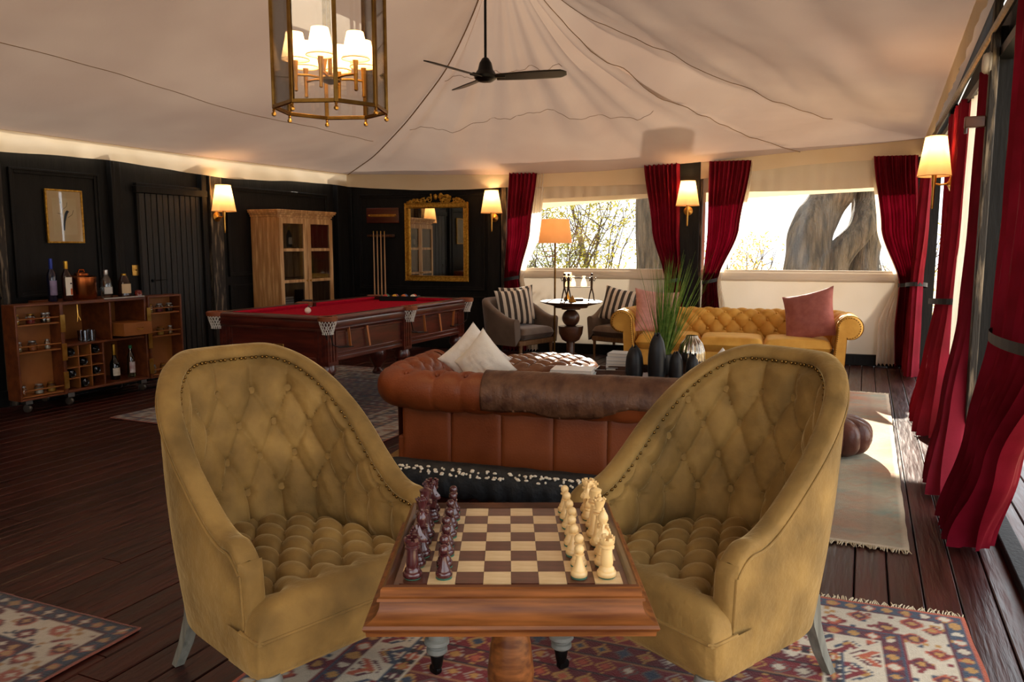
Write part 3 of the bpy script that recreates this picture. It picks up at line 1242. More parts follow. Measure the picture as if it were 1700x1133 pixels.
def piece_mesh(kind):
    b = MB()
    if kind == 'pawn':
        b.lathe(base(.0165) + [(.0085, .028), (.0062, .036), (.0058, .042), (.0098, .0435), (.0102, .0455), (.006, .047)], 20)
        b.ball((0, 0, .0545), .0098, 16, 10)
    elif kind == 'rook':
        b.lathe(base(.019) + [(.0125, .030), (.0108, .045), (.0105, .056), (.0145, .058), (.0145, .061), (.012, .063), (.0145, .066), (.0152, .074), (.011, .074), (.0105, .068), (.0001, .067)], 22)
        for k in range(6):
            a = 2 * PI * k / 6
            b.box((.0130 * math.cos(a), .0130 * math.sin(a), .0755), (.0045, .0082, .006), a)
    elif kind == 'bishop':
        b.lathe(base(.018) + [(.009, .032), (.0068, .048), (.0064, .056), (.0125, .058), (.0128, .060), (.008, .062), (.0125, .064), (.008, .066), (.0078, .068), (.0110, .075), (.0100, .083), (.0055, .091), (.002, .094)], 20)
        b.ball((0, 0, .0955), .0035, 10, 6)
        b.box((.004, 0, .084), (.010, .0012, .008), 0, 0, .6)
    elif kind == 'queen':
        b.lathe(base(.020) + [(.0105, .036), (.0075, .056), (.0070, .066), (.0140, .068), (.0142, .070), (.009, .072), (.0138, .0745), (.0085, .077), (.008, .080), (.0125, .095), (.0135, .098), (.009, .0985), (.008, .1005), (.003, .104)], 20)
        for k in range(8):
            a = 2 * PI * k / 8
            b.ball((.0122 * math.cos(a), .0122 * math.sin(a), .0995), .0024, 6, 4)
        b.ball((0, 0, .1065), .0042, 10, 6)
    elif kind == 'king':
        b.lathe(base(.020) + [(.0108, .036), (.0080, .060), (.0074, .070), (.0145, .072), (.0148, .0745), (.0095, .0765), (.0142, .079), (.0088, .0815), (.0084, .085), (.0125, .100), (.0128, .103), (.007, .106), (.003, .108)], 20)
        b.box((0, 0, .1145), (.0042, .0042, .015))
        b.box((0, 0, .116), (.0115, .0042, .0042))
    else:
        b.lathe(base(.019) + [(.0125, .024), (.011, .027)], 20)
        pl = [(-.012, .024), (.012, .024), (.0115, .034), (.006, .044), (.0075, .049), (.014, .050), (.0195, .049), (.0215, .053), (.0195, .059), (.0125, .067), (.0100, .074), (.0065, .0815), (.0035, .0755),
              (-.004, .0755), (-.0105, .0700), (-.0155, .0605), (-.0170, .049), (-.0155, .036)]
        th_ = .0085
        n = len(pl)
        cx = sum(p[0] for p in pl) / n
        cz = sum(p[1] for p in pl) / n
        vs = [(p[0], 0, p[1]) for p in pl]
        for sg in (-1, 1):
            vs += [(lerp(p[0], cx, .28), sg * th_ * .8, lerp(p[1], cz, .22)) for p in pl]
            vs += [(lerp(p[0], cx, .6), sg * th_, lerp(p[1], cz, .55)) for p in pl]
        fs = []
        for sg in (0, 1):
            o1, o2 = n + sg * 2 * n, 2 * n + sg * 2 * n
            for i in range(n):
                j = (i + 1) % n
                fs += [(i, j, o1 + j, o1 + i), (o1 + i, o1 + j, o2 + j, o2 + i)]
            fs.append(tuple(o2 + i for i in range(n)))
        b.add(vs, fs)
        for i in range(9):                       # carved mane
            t = i / 8
            b.ball((lerp(-.006, -.0185, t ** .6), 0, lerp(.077, .034, t)), .0034, 8, 5, 1, 1.7, 1)
        for sg in (-1, 1):
            b.ball((.0125, sg * .0068, .0615), .0018, 6, 4)
            b.box((.003, sg * .0045, .0795), (.004, .0025, .009), 0, .2 * sg, -.2)
    return b


protos = {}
order = ['rook', 'knight', 'bishop', 'queen', 'king', 'bishop', 'knight', 'rook']
posn = ['nearest the camera', 'second from the near edge', 'third from the near edge', 'fourth from the near edge', 'fifth from the near edge', 'sixth from the near edge', 'seventh from the near edge', 'at the far edge']
for side, colr, mat, cb, cp in (('dark', 'dark rosewood', DKP, 0, 1), ('pale', 'pale boxwood', LTP, 7, 6)):
    grp = side + ' chess pieces'
    for j in range(8):
        for kind, col in ((order[j], cb), ('pawn', cp)):
            key = (side, kind)
            lx, ly = -BD + SQ * (col + .5) + random.uniform(-.004, .004), -BD + SQ * (j + .5) + random.uniform(-.003, .003)
            p = Matrix.Rotation(R(.3), 3, 'Z') @ Vector((lx, ly, 0)) + Vector((tcx, tcy, TZ + .001))
            if kind == 'pawn':
                lab = '%s pawn %s of its row' % (colr, posn[j])
            elif kind in ('queen', 'king'):
                lab = '%s %s in the middle of the back row on the chessboard' % (colr, kind)
            else:
                lab = '%s %s %s on the chessboard' % (colr, kind, {0: 'at the near corner', 1: 'beside the near corner rook', 2: 'third from the near edge', 5: 'third from the far edge', 6: 'beside the far corner rook', 7: 'at the far corner'}[j])
            rz = (0 if side == 'dark' else PI) + random.uniform(-.3, .3)
            if key not in protos:
                r = thing('chess_' + kind, lab, 'chess piece', p, rz, grp)
                piece_mesh(kind).obj('body', mat, r, smooth=45)
                MB().lathe([(.0150, .0), (.0160, .0005), (.0160, .003), (.015, .0035)], 18).obj('felt_base', FELT, r)
                for ch in r.children:
                    ch.scale = (1.08, 1.08, 1.12)
                protos[key] = r
            else:
                dup(protos[key], p, rz, lab, grp)
# ================================================================== chesterfields
def ches_path(L, D, R_, n, cr=.16):
    a, yb, yf = L / 2 - R_, D / 2 - R_, -D / 2 + .02
    pts = [(-a, lerp(yf, yb - cr, i / 20)) for i in range(20)]
    pts += [(-a + cr - cr * math.cos(t), yb - cr + cr * math.sin(t)) for t in np.linspace(0, PI / 2, 12)]
    pts += [(lerp(-a + cr, a - cr, i / 40), yb) for i in range(1, 40)]
    pts += [(a - cr + cr * math.sin(t), yb - cr + cr * math.cos(t)) for t in np.linspace(0, PI / 2, 12)]
    pts += [(a, lerp(yb - cr, yf, i / 20)) for i in range(1, 21)]
    pts = np.array(pts)
    d = np.r_[0, np.cumsum(np.hypot(*np.diff(pts, axis=0).T))]
    q = np.linspace(0, d[-1], n + 1)
    x, y = np.interp(q, d, pts[:, 0]), np.interp(q, d, pts[:, 1])
    tx, ty = np.gradient(x), np.gradient(y)
    ll = np.hypot(tx, ty)
    return x, y, -ty / ll, tx / ll, q, d[-1]


def chesterfield(name, label, L, D, H, mat, loc, rz, c=.17, rr=.125, rows=3, seats=3, panels=6, buttons=True, nails=None, seatz=.42):
    ro = thing(name, label, 'sofa', loc, rz)
    R_ = rr
    N = int(L * 130)
    X, Y, NX, NY, S, LN = ches_path(L, D, R_, N)
    oi, oo = -.045, .045
    zc = H - R_
    co = oo + R_ * .30
    # section: under the roll outside, round the roll, down the tufted inside
    sec = []
    a0 = -105
    for k in range(26):
        a = R(lerp(a0, 178, k / 25))
        sec.append((co + R_ * math.cos(a), zc + R_ * math.sin(a), math.cos(a), math.sin(a)))
    end = sec[-1]
    for k in range(1, 25):
        t = k / 24
        zz = lerp(end[1], seatz - .06, t)
        sec.append((lerp(end[0], end[0] - .015, t), zz, -1, 0))
    arc = [0.0]
    for p, q in zip(sec, sec[1:]):
        arc.append(arc[-1] + math.hypot(q[0] - p[0], q[1] - p[1]))
    rzz = c * .62
    atop = arc[13]
    tot = arc[-1]
    z00 = tot - (tot - atop) * .88                  # lattice measured along the section from the crown down

    def body(u, v):
        i = min(N, int(round(u * N)))
        k = min(len(sec) - 1, int(round(v * (len(sec) - 1))))
        o, z, do, dz = sec[k]
        sd = arc[k]
        fade = sst(0, .05, min(S[i], LN - S[i]))
        if sd < z00:
            h = abs(math.sin(PI * ((S[i] - LN / 2) / c))) ** .30
            kk = math.exp(-((sd - z00) / .03) ** 2 - (((((S[i] - LN / 2) / c + .5) % 1) - .5) * c / .03) ** 2)
            amp = .016
            dd = -amp * (1 - h) * sst(0, .05, sd) - .02 * kk
        else:
            yy = (sd - z00) / rzz
            sc = (S[i] - LN / 2) / c
            a, b = sc - yy / 2, sc + yy / 2
            h = (abs(math.sin(PI * a)) * abs(math.sin(PI * b))) ** .35
            da, db = abs(((a + .5) % 1) - .5), abs(((b + .5) % 1) - .5)
            kk = math.exp(-((da + db) * c / .03) ** 2)
            dd = -(.028 if L < 2.3 else .04) * (1 - h) - .018 * kk
        dd = dd * fade + .004 * nz(S[i] * 9, sd * 9)
        o += do * dd
        z += dz * dd
        return (X[i] + NX[i] * o, Y[i] + NY[i] * o, z)
    MB().grid(body, N, len(sec) - 1).obj('rolled_back_and_arms', mat, ro, smooth=75)
    if buttons:
        bb = MB()
        j = 0
        while True:
            sd = z00 + j * rzz
            if sd > tot - .05:
                break
            k = int(np.searchsorted(arc, sd))
            k = min(k, len(sec) - 1)
            for m in range(-30, 31):
                s = LN / 2 + (m + .5 * (j % 2)) * c
                if not (.08 < s < LN - .08):
                    continue
                i = int(round(s / LN * N))
                o, z, do, dz = sec[k]
                o -= do * .026
                z -= dz * .026
                bb.ball((X[i] + NX[i] * o, Y[i] + NY[i] * o, z), .014, 8, 6)
            j += 1
        o = bb.obj('buttons', mat, ro)
        o['kind'] = 'stuff'
    # outside panels with seams
    zt = zc + R_ * math.sin(R(a0)) + .02
    wdt = (L - 2 * R_ - .02) / panels
    yb = D / 2 - R_ + oo

    def pad(x0, x1, z0, z1, y, puff, sw=False):
        def f(u, v):
            x, z = lerp(x0, x1, u), lerp(z0, z1, v)
            e = (1 - abs(2 * u - 1) ** 14) ** .5 * (1 - abs(2 * v - 1) ** 18) ** .5
            yy = y + puff * (e - 1) + .003 * nz(x * 6, z * 6)
            return (x, yy, z) if not sw else (yy, x, z)
        return f
    for k in range(panels):
        x0 = -(L - 2 * R_ - .02) / 2 + k * wdt
        MB().grid(pad(x0 + .001, x0 + wdt - .001, .09, zt, yb, .012), 24, 14).obj('back_panel', mat, ro, fix=False, smooth=70)
    ax = L / 2 - R_ + oo
    for sg in (-1, 1):
        nn = 2
        w2 = (D - R_ - .0) / nn
        for k in range(nn):
            y0 = -D / 2 + .02 + k * (D - R_ - .0 - .02) / nn
            f = pad(y0 + .001, y0 + (D - R_ - .02) / nn - .001, .09, zt, ax, .012, True)
            MB().grid((lambda u, v, f=f, sg=sg: (sg * f(u, v)[0], f(u, v)[1], f(u, v)[2])), 16, 10).obj('side_panel', mat, ro, smooth=70)
    # arm scroll fronts
    for sg in (-1, 1):
        x0 = sg * (L / 2 - R_)
        b = MB()
        pl = []
        for k in range(22):
            a = R(lerp(-100, 195, k / 21))
            pl.append((co + (R_ - .006) * math.cos(a), zc + (R_ - .006) * math.sin(a)))
        pl += [(oi - .035, .09), (oo, .09)]
        n = len(pl)
        cx, cz = co * .6, zc - .03
        yf = -D / 2 + .02
        ring = lambda f, y: [(x0 + sg * lerp(p[0], cx, f), y, lerp(p[1], cz, f) if p[1] > .2 else p[1] + (.02 if f else 0)) for p in pl]
        b.v += ring(0, yf + .05) + ring(0, yf) + ring(.12, yf - .018) + ring(.35, yf - .014)
        for r_ in range(3):
            for i in range(n):
                j = (i + 1) % n
                b.f.append((r_ * n + i, r_ * n + j, (r_ + 1) * n + j, (r_ + 1) * n + i))
        b.f.append(tuple(3 * n + i for i in range(n)))
        b.obj('arm_front', mat, ro, smooth=50)
        if nails:
            nb = MB()
            for f in (.14,):
                rg = ring(f, yf - .021)
                for i in range(n - 2):
                    p, q = Vector(rg[i]), Vector(rg[i + 1])
                    m = max(1, int((q - p).length / .022))
                    for t in range(m):
                        nb.ball(p.lerp(q, t / m), .006, 6, 4)
                p, q = Vector(rg[n - 3]), Vector(rg[n - 2])
                o = nb.obj('nailheads', nails, ro)
                o['kind'] = 'stuff'
    # base and seat
    MB().b2(-L / 2 + R_ - .03, L / 2 - R_ + .03, -D / 2 + .05, D / 2 - R_ + .02, .08, .26).obj('seat_base', mat, ro, bevel=.015)
    iw = L - 2 * R_ + 2 * oi - .05
    for k in range(seats):
        w = iw / seats
        x0 = -iw / 2 + k * w

        def cu(u, v, x0=x0, w=w):
            a, b_ = 2 * u - 1, 2 * v - 1
            return a, b_
        b = MB()

        def top(u, v, x0=x0, w=w, sgn=1):
            a, bq = 2 * u - 1, 2 * v - 1
            e = ((1 - abs(a) ** 8) * (1 - abs(bq) ** 8)) ** .35
            return (x0 + w * u, lerp(-D / 2 + .03, D / 2 - R_ - .06, v), .34 + sgn * (.085 * e + .012 * (1 - a * a) * (1 - bq * bq)))
        b.grid(top, 22, 18)
        b.grid(lambda u, v: top(u, v, x0, w, -1), 22, 18)
        b.obj('seat_cushion', mat, ro, smooth=70)
    for sx in (-1, 1):
        for sy in (-1, 1):
            MB().lathe([(.022, 0), (.03, .01), (.034, .04), (.026, .06), (.035, .085)], 14).obj('foot', DWOOD, ro, loc=(sx * (L / 2 - R_ - .04), sy * (D / 2 - R_ - .05), 0))
    return ro, (X, Y, NX, NY, S, LN, sec, arc)


def pillow(name, label, w, h, t, mat, loc, rot, group=None, pinch=.1):
    b = MB()
    rg = random.Random(label)
    of = rg.uniform(0, 50)

    def f(u, v, sg):
        a, c = 2 * u - 1, 2 * v - 1
        px = a * (w / 2) * (1 - pinch * (1 - c * c) * abs(a) ** 3)
        pz = c * (h / 2) * (1 - pinch * (1 - a * a) * abs(c) ** 3)
        e = max(0.0, (1 - abs(a) ** 2.4) * (1 - abs(c) ** 2.4)) ** .55
        y = sg * t / 2 * e * (1 + .12 * nz(a * 2 + of, c * 2, sg)) + .006 * nz(a * 7 + of, c * 7, sg) * e
        return (px, y, pz)
    b.grid(lambda u, v: f(u, v, -1), 28, 28)
    b.grid(lambda u, v: f(u, v, 1), 28, 28)
    o = b.obj(name, mat, smooth=80)
    o.location = loc
    o.rotation_euler = rot
    return tag(o, label, 'cushion', group)


# ---- brown leather chesterfield with its back to the armchairs
pl_, pr_ = P(655, 793), P(1060, 828)
sdir = (pr_ - pl_).normalized()
srz = math.atan2(sdir.y, sdir.x)
SL, SDp, SH = 2.15, .92, .69
out = Vector((sdir.y, -sdir.x, 0))           # toward the camera = local +Y of a sofa turned round
srz2 = srz + PI                              # local +Y (back) faces the camera
r_ = .125
cpos = pl_ + sdir * (SL / 2 - r_ + .045) - out * (SDp / 2 - r_ + .045)
leather, (LX, LY, LNX, LNY, LS, LLN, LSEC, LARC) = chesterfield('leather_sofa', 'tan leather chesterfield sofa with its rolled back toward the armchairs', SL, SDp, SH, LEATHER, (cpos.x, cpos.y, 0), srz2, c=.17, rr=r_, panels=6, seats=3, seatz=.43)
# worn hide laid over the back
b = MB()
NN = len(LS) - 1


def hide(u, v):
    # right as seen from the camera is local -X: low arc numbers
    s = lerp(LLN * .5 - .72, LLN * .5 + .38, u)
    i = int(round(s / LLN * NN))
    low = .165 + .04 * math.sin(u * 7 + .6) + .03 * nz(u * 6, 2) - .05 * max(0, u - .75) / .25
    sd = lerp(LARC[25] + .03, low, v)
    o = np.interp(sd, LARC, [q[0] for q in LSEC])
    z = np.interp(sd, LARC, [q[1] for q in LSEC])
    do = np.interp(sd, LARC, [q[2] for q in LSEC])
    dz = np.interp(sd, LARC, [q[3] for q in LSEC])
    k = .007 + .004 * nz(u * 12, v * 4) + .006 * v
    return (LX[i] + LNX[i] * (o + do * k), LY[i] + LNY[i] * (o + do * k), z + dz * k)


b.grid(hide, 110, 26)
o = b.obj('hide_throw', HIDE, loc=(cpos.x, cpos.y, 0), rz=srz2, smooth=80)
md = o.modifiers.new('thick', 'SOLIDIFY')
md.thickness = .004
md.offset = 1
tag(o, 'worn dark brown leather hide draped over the back of the leather sofa', 'throw')

# ---- mustard chesterfield facing the camera
mfr = P(1408, 636)
mdir = RT['C']
mL, mD, mH = 2.46, .82, .70
mrz = ROT['C']
mback = Vector((-mdir.y, mdir.x, 0))
mc = mfr - mdir * (mL / 2 - .04) + mback * (mD / 2)
must, _ = chesterfield('mustard_sofa', 'mustard yellow velvet chesterfield sofa with deep button tufting below the window', mL, mD, mH, MUSTARD, (mc.x, mc.y, 0), mrz, c=.19, rr=.13, panels=4, seats=3, nails=DKBRASS, seatz=.38)


def msp(x, y, z):
    """a spot on the mustard sofa, local to world"""
    return Vector((mc.x, mc.y, 0)) + mdir * x + mback * y + Vector((0, 0, z))


ROSE = mk('dusty rose linen', '9a5a52', 'a8665c', scale=18, rough=.85, sheen=.2, bump=.15, bscale=80)
PINK = mk('pale pink linen', 'c08a80', 'd09a8e', scale=18, rough=.85, sheen=.2, bump=.15, bscale=80)
pillow('rose_cushion', 'large brick rose cushion leaning on the far arm of the mustard sofa', .58, .56, .2, ROSE, msp(.80, -.08, .66), (R(-20), R(-15), mrz + R(-24)))
pillow('pink_cushion', 'faded pink cushion behind the tall grass on the mustard sofa', .52, .52, .18, PINK, msp(-.84, -.06, .66), (R(-20), R(6), mrz + R(20)))
# ---- white cushions standing on the leather sofa
def stripe_mat(name, c1, c2, sc, axis=0, ph=0.0, duty=.5, rough=.85):
    m = mk(name, c1, rough=rough, sheen=.1, bump=.1, bscale=80)
    nt = m.node_tree
    L = nt.links.new
    tc = [x for x in nt.nodes if x.type == 'TEX_COORD'][0]
    sx = nt.nodes.new('ShaderNodeSeparateXYZ')
    L(tc.outputs['Object'], sx.inputs[0])
    ma = nt.nodes.new('ShaderNodeMath')
    ma.operation = 'MULTIPLY_ADD'
    ma.inputs[1].default_value = sc
    ma.inputs[2].default_value = ph
    L(sx.outputs[axis], ma.inputs[0])
    fr_ = nt.nodes.new('ShaderNodeMath')
    fr_.operation = 'FRACT'
    L(ma.outputs[0], fr_.inputs[0])
    gt = nt.nodes.new('ShaderNodeMath')
    gt.operation = 'GREATER_THAN'
    gt.inputs[1].default_value = duty
    L(fr_.outputs[0], gt.inputs[0])
    mx = nt.nodes.new('ShaderNodeMix')
    mx.data_type = 'RGBA'
    mx.inputs[6].default_value = srgb(c1)
    mx.inputs[7].default_value = srgb(c2)
    L(gt.outputs[0], mx.inputs[0])
    L(mx.outputs[2], nt.nodes['Principled BSDF'].inputs['Base Color'])
    return m


STR = stripe_mat('charcoal and white stripes', 'ddd4c4', '45403c', 13.0)
WSTR = stripe_mat('white with a charcoal band', 'ece6da', '55585a', 1.6, 0, .42, .80)


def lsp(x, y, z):
    d = sdir
    return Vector((cpos.x, cpos.y, 0)) + d * x - out * y + Vector((0, 0, z))


pillow('white_cushion', 'white cushion standing on its corner at the arm of the leather sofa', .34, .34, .11, WHITEC, lsp(-.60, .0, .70), (R(8), R(44), srz + R(15)))
pillow('banded_cushion', 'white cushion with a charcoal band propped on the leather sofa back', .34, .34, .12, WSTR, lsp(-.49, -.13, .68), (R(8), R(46), srz - R(12)))

for (px_, nm_, k_) in ((1172, 'white cushion at the covered end of the leather sofa beside the vases', 1), (1294, 'white cushion tip showing above the velvet armchair outline', -1)):
    X_ = Vector(((px_ - 850) / 1300 * 4.62, 4.6, 0))
    lx_ = (X_ - cpos).dot(sdir)
    pillow('white_cushion', nm_, .25, .25, .10, WHITEC, lsp(lx_ + (.10 if k_ > 0 else 0), -.04, .66), (R(8), R(45), srz + R(10 * k_)))

# ---- round tufted ottoman in the sun
oc = P(905, 595, .44)
ro = thing('round_ottoman', 'round chestnut leather ottoman with tufted top lit by the sun', 'ottoman', (oc.x, oc.y, 0), R(20))
OR_ = .47


def otop(u, v):
    a = 2 * PI * u
    r = v * OR_
    x, y = r * math.cos(a), r * math.sin(a)
    cx = .2
    aa, bb = (x + y) / cx, (x - y) / cx
    h = (abs(math.sin(PI * aa)) * abs(math.sin(PI * bb))) ** .35
    k = sst(0, .12, OR_ - r)
    z = .35 + .10 * (1 - v ** 6) ** .5 + .012 * (1 - v * v) - .045 * (1 - h) * k
    return (x, y, z)


MB().grid(otop, 120, 44, cu=True).obj('tufted_top', OTTO, ro, smooth=80)
MB().lathe([(OR_ - .03, .07), (OR_, .09), (OR_ + .004, .2), (OR_ + .004, .32), (OR_, .36)], 64).obj('drum', OTTO, ro)
for k in range(4):
    a = PI / 4 + k * PI / 2
    MB().lathe([(.02, 0), (.03, .04), (.03, .08)], 12).obj('foot', DWOOD, ro, loc=(.36 * math.cos(a), .36 * math.sin(a), 0))

# ---- dark leather pouf on the runner
pc = P(1376, 752)
ro = thing('leather_pouf', 'squat dark brown leather pouf on the pale runner behind the velvet armchair', 'pouf', (pc.x, pc.y, .003), 0)
for k in range(12):
    def gore(u, v, k=k):
        a = 2 * PI * (k + u) / 12
        t = v * PI
        bul = .86 + .14 * math.sin(PI * u) ** .7
        r = .27 * math.sin(t) ** .55 * bul + .002
        return (r * math.cos(a), r * math.sin(a), .135 - .132 * math.copysign(abs(math.cos(t)) ** .8, math.cos(t)))
    MB().grid(gore, 8, 18).obj('gore', POUFL, ro, smooth=70)
MB().lathe([(.05, .266), (.05, .275), (.03, .279), (.001, .280)], 16, cap=False).obj('top_patch', POUFL, ro)

# ---- rolled black blanket with shells behind the leather sofa
p0, p1 = P(640, 815, .0), P(1090, 862, .0)
dv = (p1 - p0).normalized()
ln_ = (p1 - p0).length
ro = thing('shell_bolster', 'long black bolster sewn with a row of white shells along the sofa back', 'bolster', tuple((p0 + p1) / 2), math.atan2(dv.y, dv.x))
BLK = mk('black quilted cloth', '15171a', '23262a', scale=20, rough=.6, bump=.3, bscale=40)


def bol(u, v):
    a = 2 * PI * v
    x = lerp(-ln_ / 2, ln_ / 2, u)
    e = (1 - abs(2 * u - 1) ** 40) ** .5
    r = (.10 + .006 * math.sin(x * 60) * (math.sin(a) < .2) + .006 * nz(x * 9, math.cos(a) * 3)) * e + .001
    return (x, .8 * r * math.cos(a), .105 + r * math.sin(a))


MB().grid(bol, 150, 28, cv=True).obj('roll', BLK, ro)
sh = MB()
x = -ln_ / 2 + .05
rg = random.Random(4)
while x < ln_ / 2 - .05:
    for q in range(4):
        a = R(rg.uniform(205, 228))
        rr = .112
        c0 = Vector((x + rg.uniform(-.012, .012), .8 * rr * math.cos(a), .105 + -rr * math.sin(a)))
        sh.ball(c0, .0085, 7, 5, 1.5 if q % 2 else .8, 1, .8)
    x += .043
o = sh.obj('shells', IVORY, ro)
o['kind'] = 'stuff'

# ---- tub chairs
def tub(label, loc, rz):
    ro = thing('tub_chair', label, 'armchair', loc, rz, 'taupe tub chairs by the pedestal table')
    w, yf, ys, yb = .33, -.28, .02, .33
    N = 90
    X, Y, NX, NY, S, LN = u_path(w, yf, ys, yb, N)

    def hz(i):
        t = min(S[i], LN - S[i]) / (LN / 2)
        return .56 + .22 * sst(.05, .75, t)
    th = .05

    def sec(u, v):
        i = int(round(u * N))
        h = hz(i)
        k = v * 20
        if k < 7:
            o, z = th, lerp(.24, h - .04, k / 7)
        elif k < 13:
            a = PI * (k - 7) / 6
            o, z = th * math.cos(a), h - .04 + .04 * math.sin(a)
        else:
            o, z = -th, lerp(h - .04, .34, (k - 13) / 7)
        fl = .10 * (z - .24)
        return (X[i] + NX[i] * (o + fl), Y[i] + NY[i] * (o + fl), z)
    b = MB().grid(sec, N, 20)
    for e in (0, N):
        row = [sec(e / N, j / 20) for j in range(21)]
        c = Vector((sum(p[0] for p in row) / 21, yf - .02, .42))
        b.add(row + [tuple(c)], [(j, j + 1, 21) for j in range(20)] + [(20, 0, 21)])
    b.obj('shell', TAUPE, ro, smooth=60)

    def seat(u, v, sg=1):
        a, c = 2 * u - 1, 2 * v - 1
        e = ((1 - abs(a) ** 8) * (1 - abs(c) ** 8)) ** .35
        y = lerp(-.33, .28, v)
        return (.29 * a * (1 if y < .05 else (1 - ((y - .05) / .3) ** 2 * .5)), y, .37 + sg * .075 * e)
    MB().grid(seat, 20, 20).grid(lambda u, v: seat(u, v, -1), 20, 20).obj('seat_cushion', TAUPE, ro, smooth=70)
    MB().b2(-.32, .32, -.29, .27, .235, .30).obj('seat_frame', LEGW, ro, bevel=.012)
    for sx in (-1, 1):
        for sy, y in ((-1, -.27), (1, .24)):
            MB().lathe([(.014, 0), (.024, .25)], 12).xf(Matrix.Shear('XY', 4, (sx * .12, sy * .10)) if False else Matrix.Identity(4)).obj('leg', LEGW, ro, loc=(sx * .28, y, 0))
    return ro


tl = P(862, 600)
tub('taupe velvet tub chair with striped cushion beside the gilt mirror wall', (tl.x, tl.y - .02, 0), R(48))
tr = Vector((1.38, 9.80, 0))
tub('taupe velvet tub chair mostly hidden behind the mustard sofa arm', tuple(tr), R(-40)).scale = (.88, .88, .95)
pillow('striped_cushion', 'grey and white striped cushion standing in the open tub chair', .46, .46, .15, STR, (tl.x - .06, tl.y + .04, .66), (R(-14), R(-4), R(20)))
pillow('striped_cushion', 'second striped cushion standing behind the first in the tub chair', .44, .44, .14, STR, (tl.x - .02, tl.y + .17, .70), (R(-14), R(-4), R(14)))
pillow('striped_cushion', 'dark striped cushion behind the mustard sofa arm under the window', .44, .44, .14, STR, (tr.x - .05, tr.y + .02, .67), (R(-14), R(10), R(-30)))

# ---- pedestal table with turned ball stem
pt_ = P(948, 583)
pt_ = Vector((Q(948, 500, 9.05).x, 9.05, 0))
ro = thing('pedestal_table', 'round dark wood pedestal table on stacked ball and bowl stem by the window', 'table', tuple(pt_))
ztp = Q(948, 500, 9.05).z
RT_ = .355
MB().lathe([(.04, ztp - .085), (.19, ztp - .075), (.20, ztp - .055), (.30, ztp - .03), (RT_, ztp - .012), (RT_ + .004, ztp - .004), (RT_ - .006, ztp)], 48).obj('table_top', TOPW, ro)
zz = ztp - .085
MB().lathe([(.11, zz - .012), (.11, zz)], 32).obj('collar', DWOOD, ro)
MB().ball((0, 0, zz - .012 - .10), .102, 28, 18).obj('ball', DWOOD, ro)
zb = zz - .205
MB().lathe([(.06, zb - .185), (.10, zb - .16), (.135, zb - .09), (.145, zb - .012), (.145, zb), (.05, zb + .006)], 36).obj('bowl', DWOOD, ro)
MB().lathe([(.07, .10), (.045, .14), (.05, zb - .16)], 24).obj('stem', DWOOD, ro)
for k in range(3):
    a = R(30 + 120 * k)
    d = Vector((math.cos(a), math.sin(a), 0))
    MB().tube([d * .02 + Vector((0, 0, .15)), d * .12 + Vector((0, 0, .11)), d * .22 + Vector((0, 0, .03)), d * .27 + Vector((0, 0, .022))], [.035, .03, .024, .02], 10).obj('foot', DWOOD, ro)
PTZ = ztp

# ---- coffee table behind the leather sofa, with its things
cz = .43
cA, cB = P(912, 627, cz), P(1165, 640, cz)
cv = sdir
cn = -out
ct = thing('coffee_table', 'low dark wood coffee table carrying black vases behind the leather sofa', 'table', (0, 0, 0), 0)
cL, cW = 1.30, .52
cc = P(1046, 627, cz) + cv * .0
ct.location = (cc.x, cc.y, 0)
ct.rotation_euler.z = srz
MB().b2(-cL / 2, cL / 2, -cW / 2, cW / 2, cz - .04, cz).obj('table_top', DWOOD, ct, bevel=.006)
MB().b2(-cL / 2 + .05, cL / 2 - .05, -cW / 2 + .05, cW / 2 - .05, cz - .12, cz - .04).obj('apron', DWOOD, ct, bevel=.004)
for sx in (-1, 1):
    for sy in (-1, 1):
        MB().b2(-.035, .035, -.035, .035, 0, cz - .04).obj('leg', DWOOD, ct, bevel=.006, loc=(sx * (cL / 2 - .07), sy * (cW / 2 - .07), 0))
VASE = mk('matt black ceramic', '16171a', '202226', scale=8, rough=.42)


def on_table(x, y=622):
    p = P(x, y, cz)
    return p


def carafe(label, loc, h, r, grp='black ceramic vases'):
    """bullet-shaped vase with a torn rim"""
    b = MB()

    def f(u, v):
        a = 2 * PI * u
        prof = [(0, .80), (.05, .92), (.2, 1.0), (.45, 1.0), (.65, .92), (.80, .74), (.90, .52), (.96, .36), (1.0, .30)]
        rr = r * np.interp(v, [p[0] for p in prof], [p[1] for p in prof])
        zt = h * v
        if v > .9:
            zt -= (v - .9) / .1 * h * .045 * (1 + math.sin(3 * a + 1))
        return (rr * math.cos(a), rr * math.sin(a), zt)
    b.grid(f, 28, 26, cu=True)
    b.lathe([(.0005, .001), (r * .8, .0)], 28, cap=False)
    o = b.obj('black_vase', VASE, loc=loc, smooth=60)
    md = o.modifiers.new('wall', 'SOLIDIFY')
    md.thickness = .008
    md.offset = -1
    return tag(o, label, 'vase', grp)


def vat(x, y0, Y):
    p = Q(x, y0, Y)
    return (p.x, p.y, cz)


def vh(x, ytop, Y):
    return Q(x, ytop, Y).z - cz


VY = cc.y - .08
carafe('squat matt black vase nearest the books on the coffee table', vat(1053, 620, VY + .03), vh(1053, 573, VY + .03), .066)
carafe('tallest matt black vase on the coffee table holding nothing', vat(1090, 620, VY - .03), vh(1090, 552, VY - .03), .066)
carafe('small pointed black vase beside the tallest one', vat(1122, 620, VY - .06), vh(1122, 583, VY - .06), .052)
carafe('small black vase touching the velvet armchair outline', vat(1149, 620, VY - .03), vh(1149, 588, VY - .03), .048)
# ribbed silver vase
b = MB()


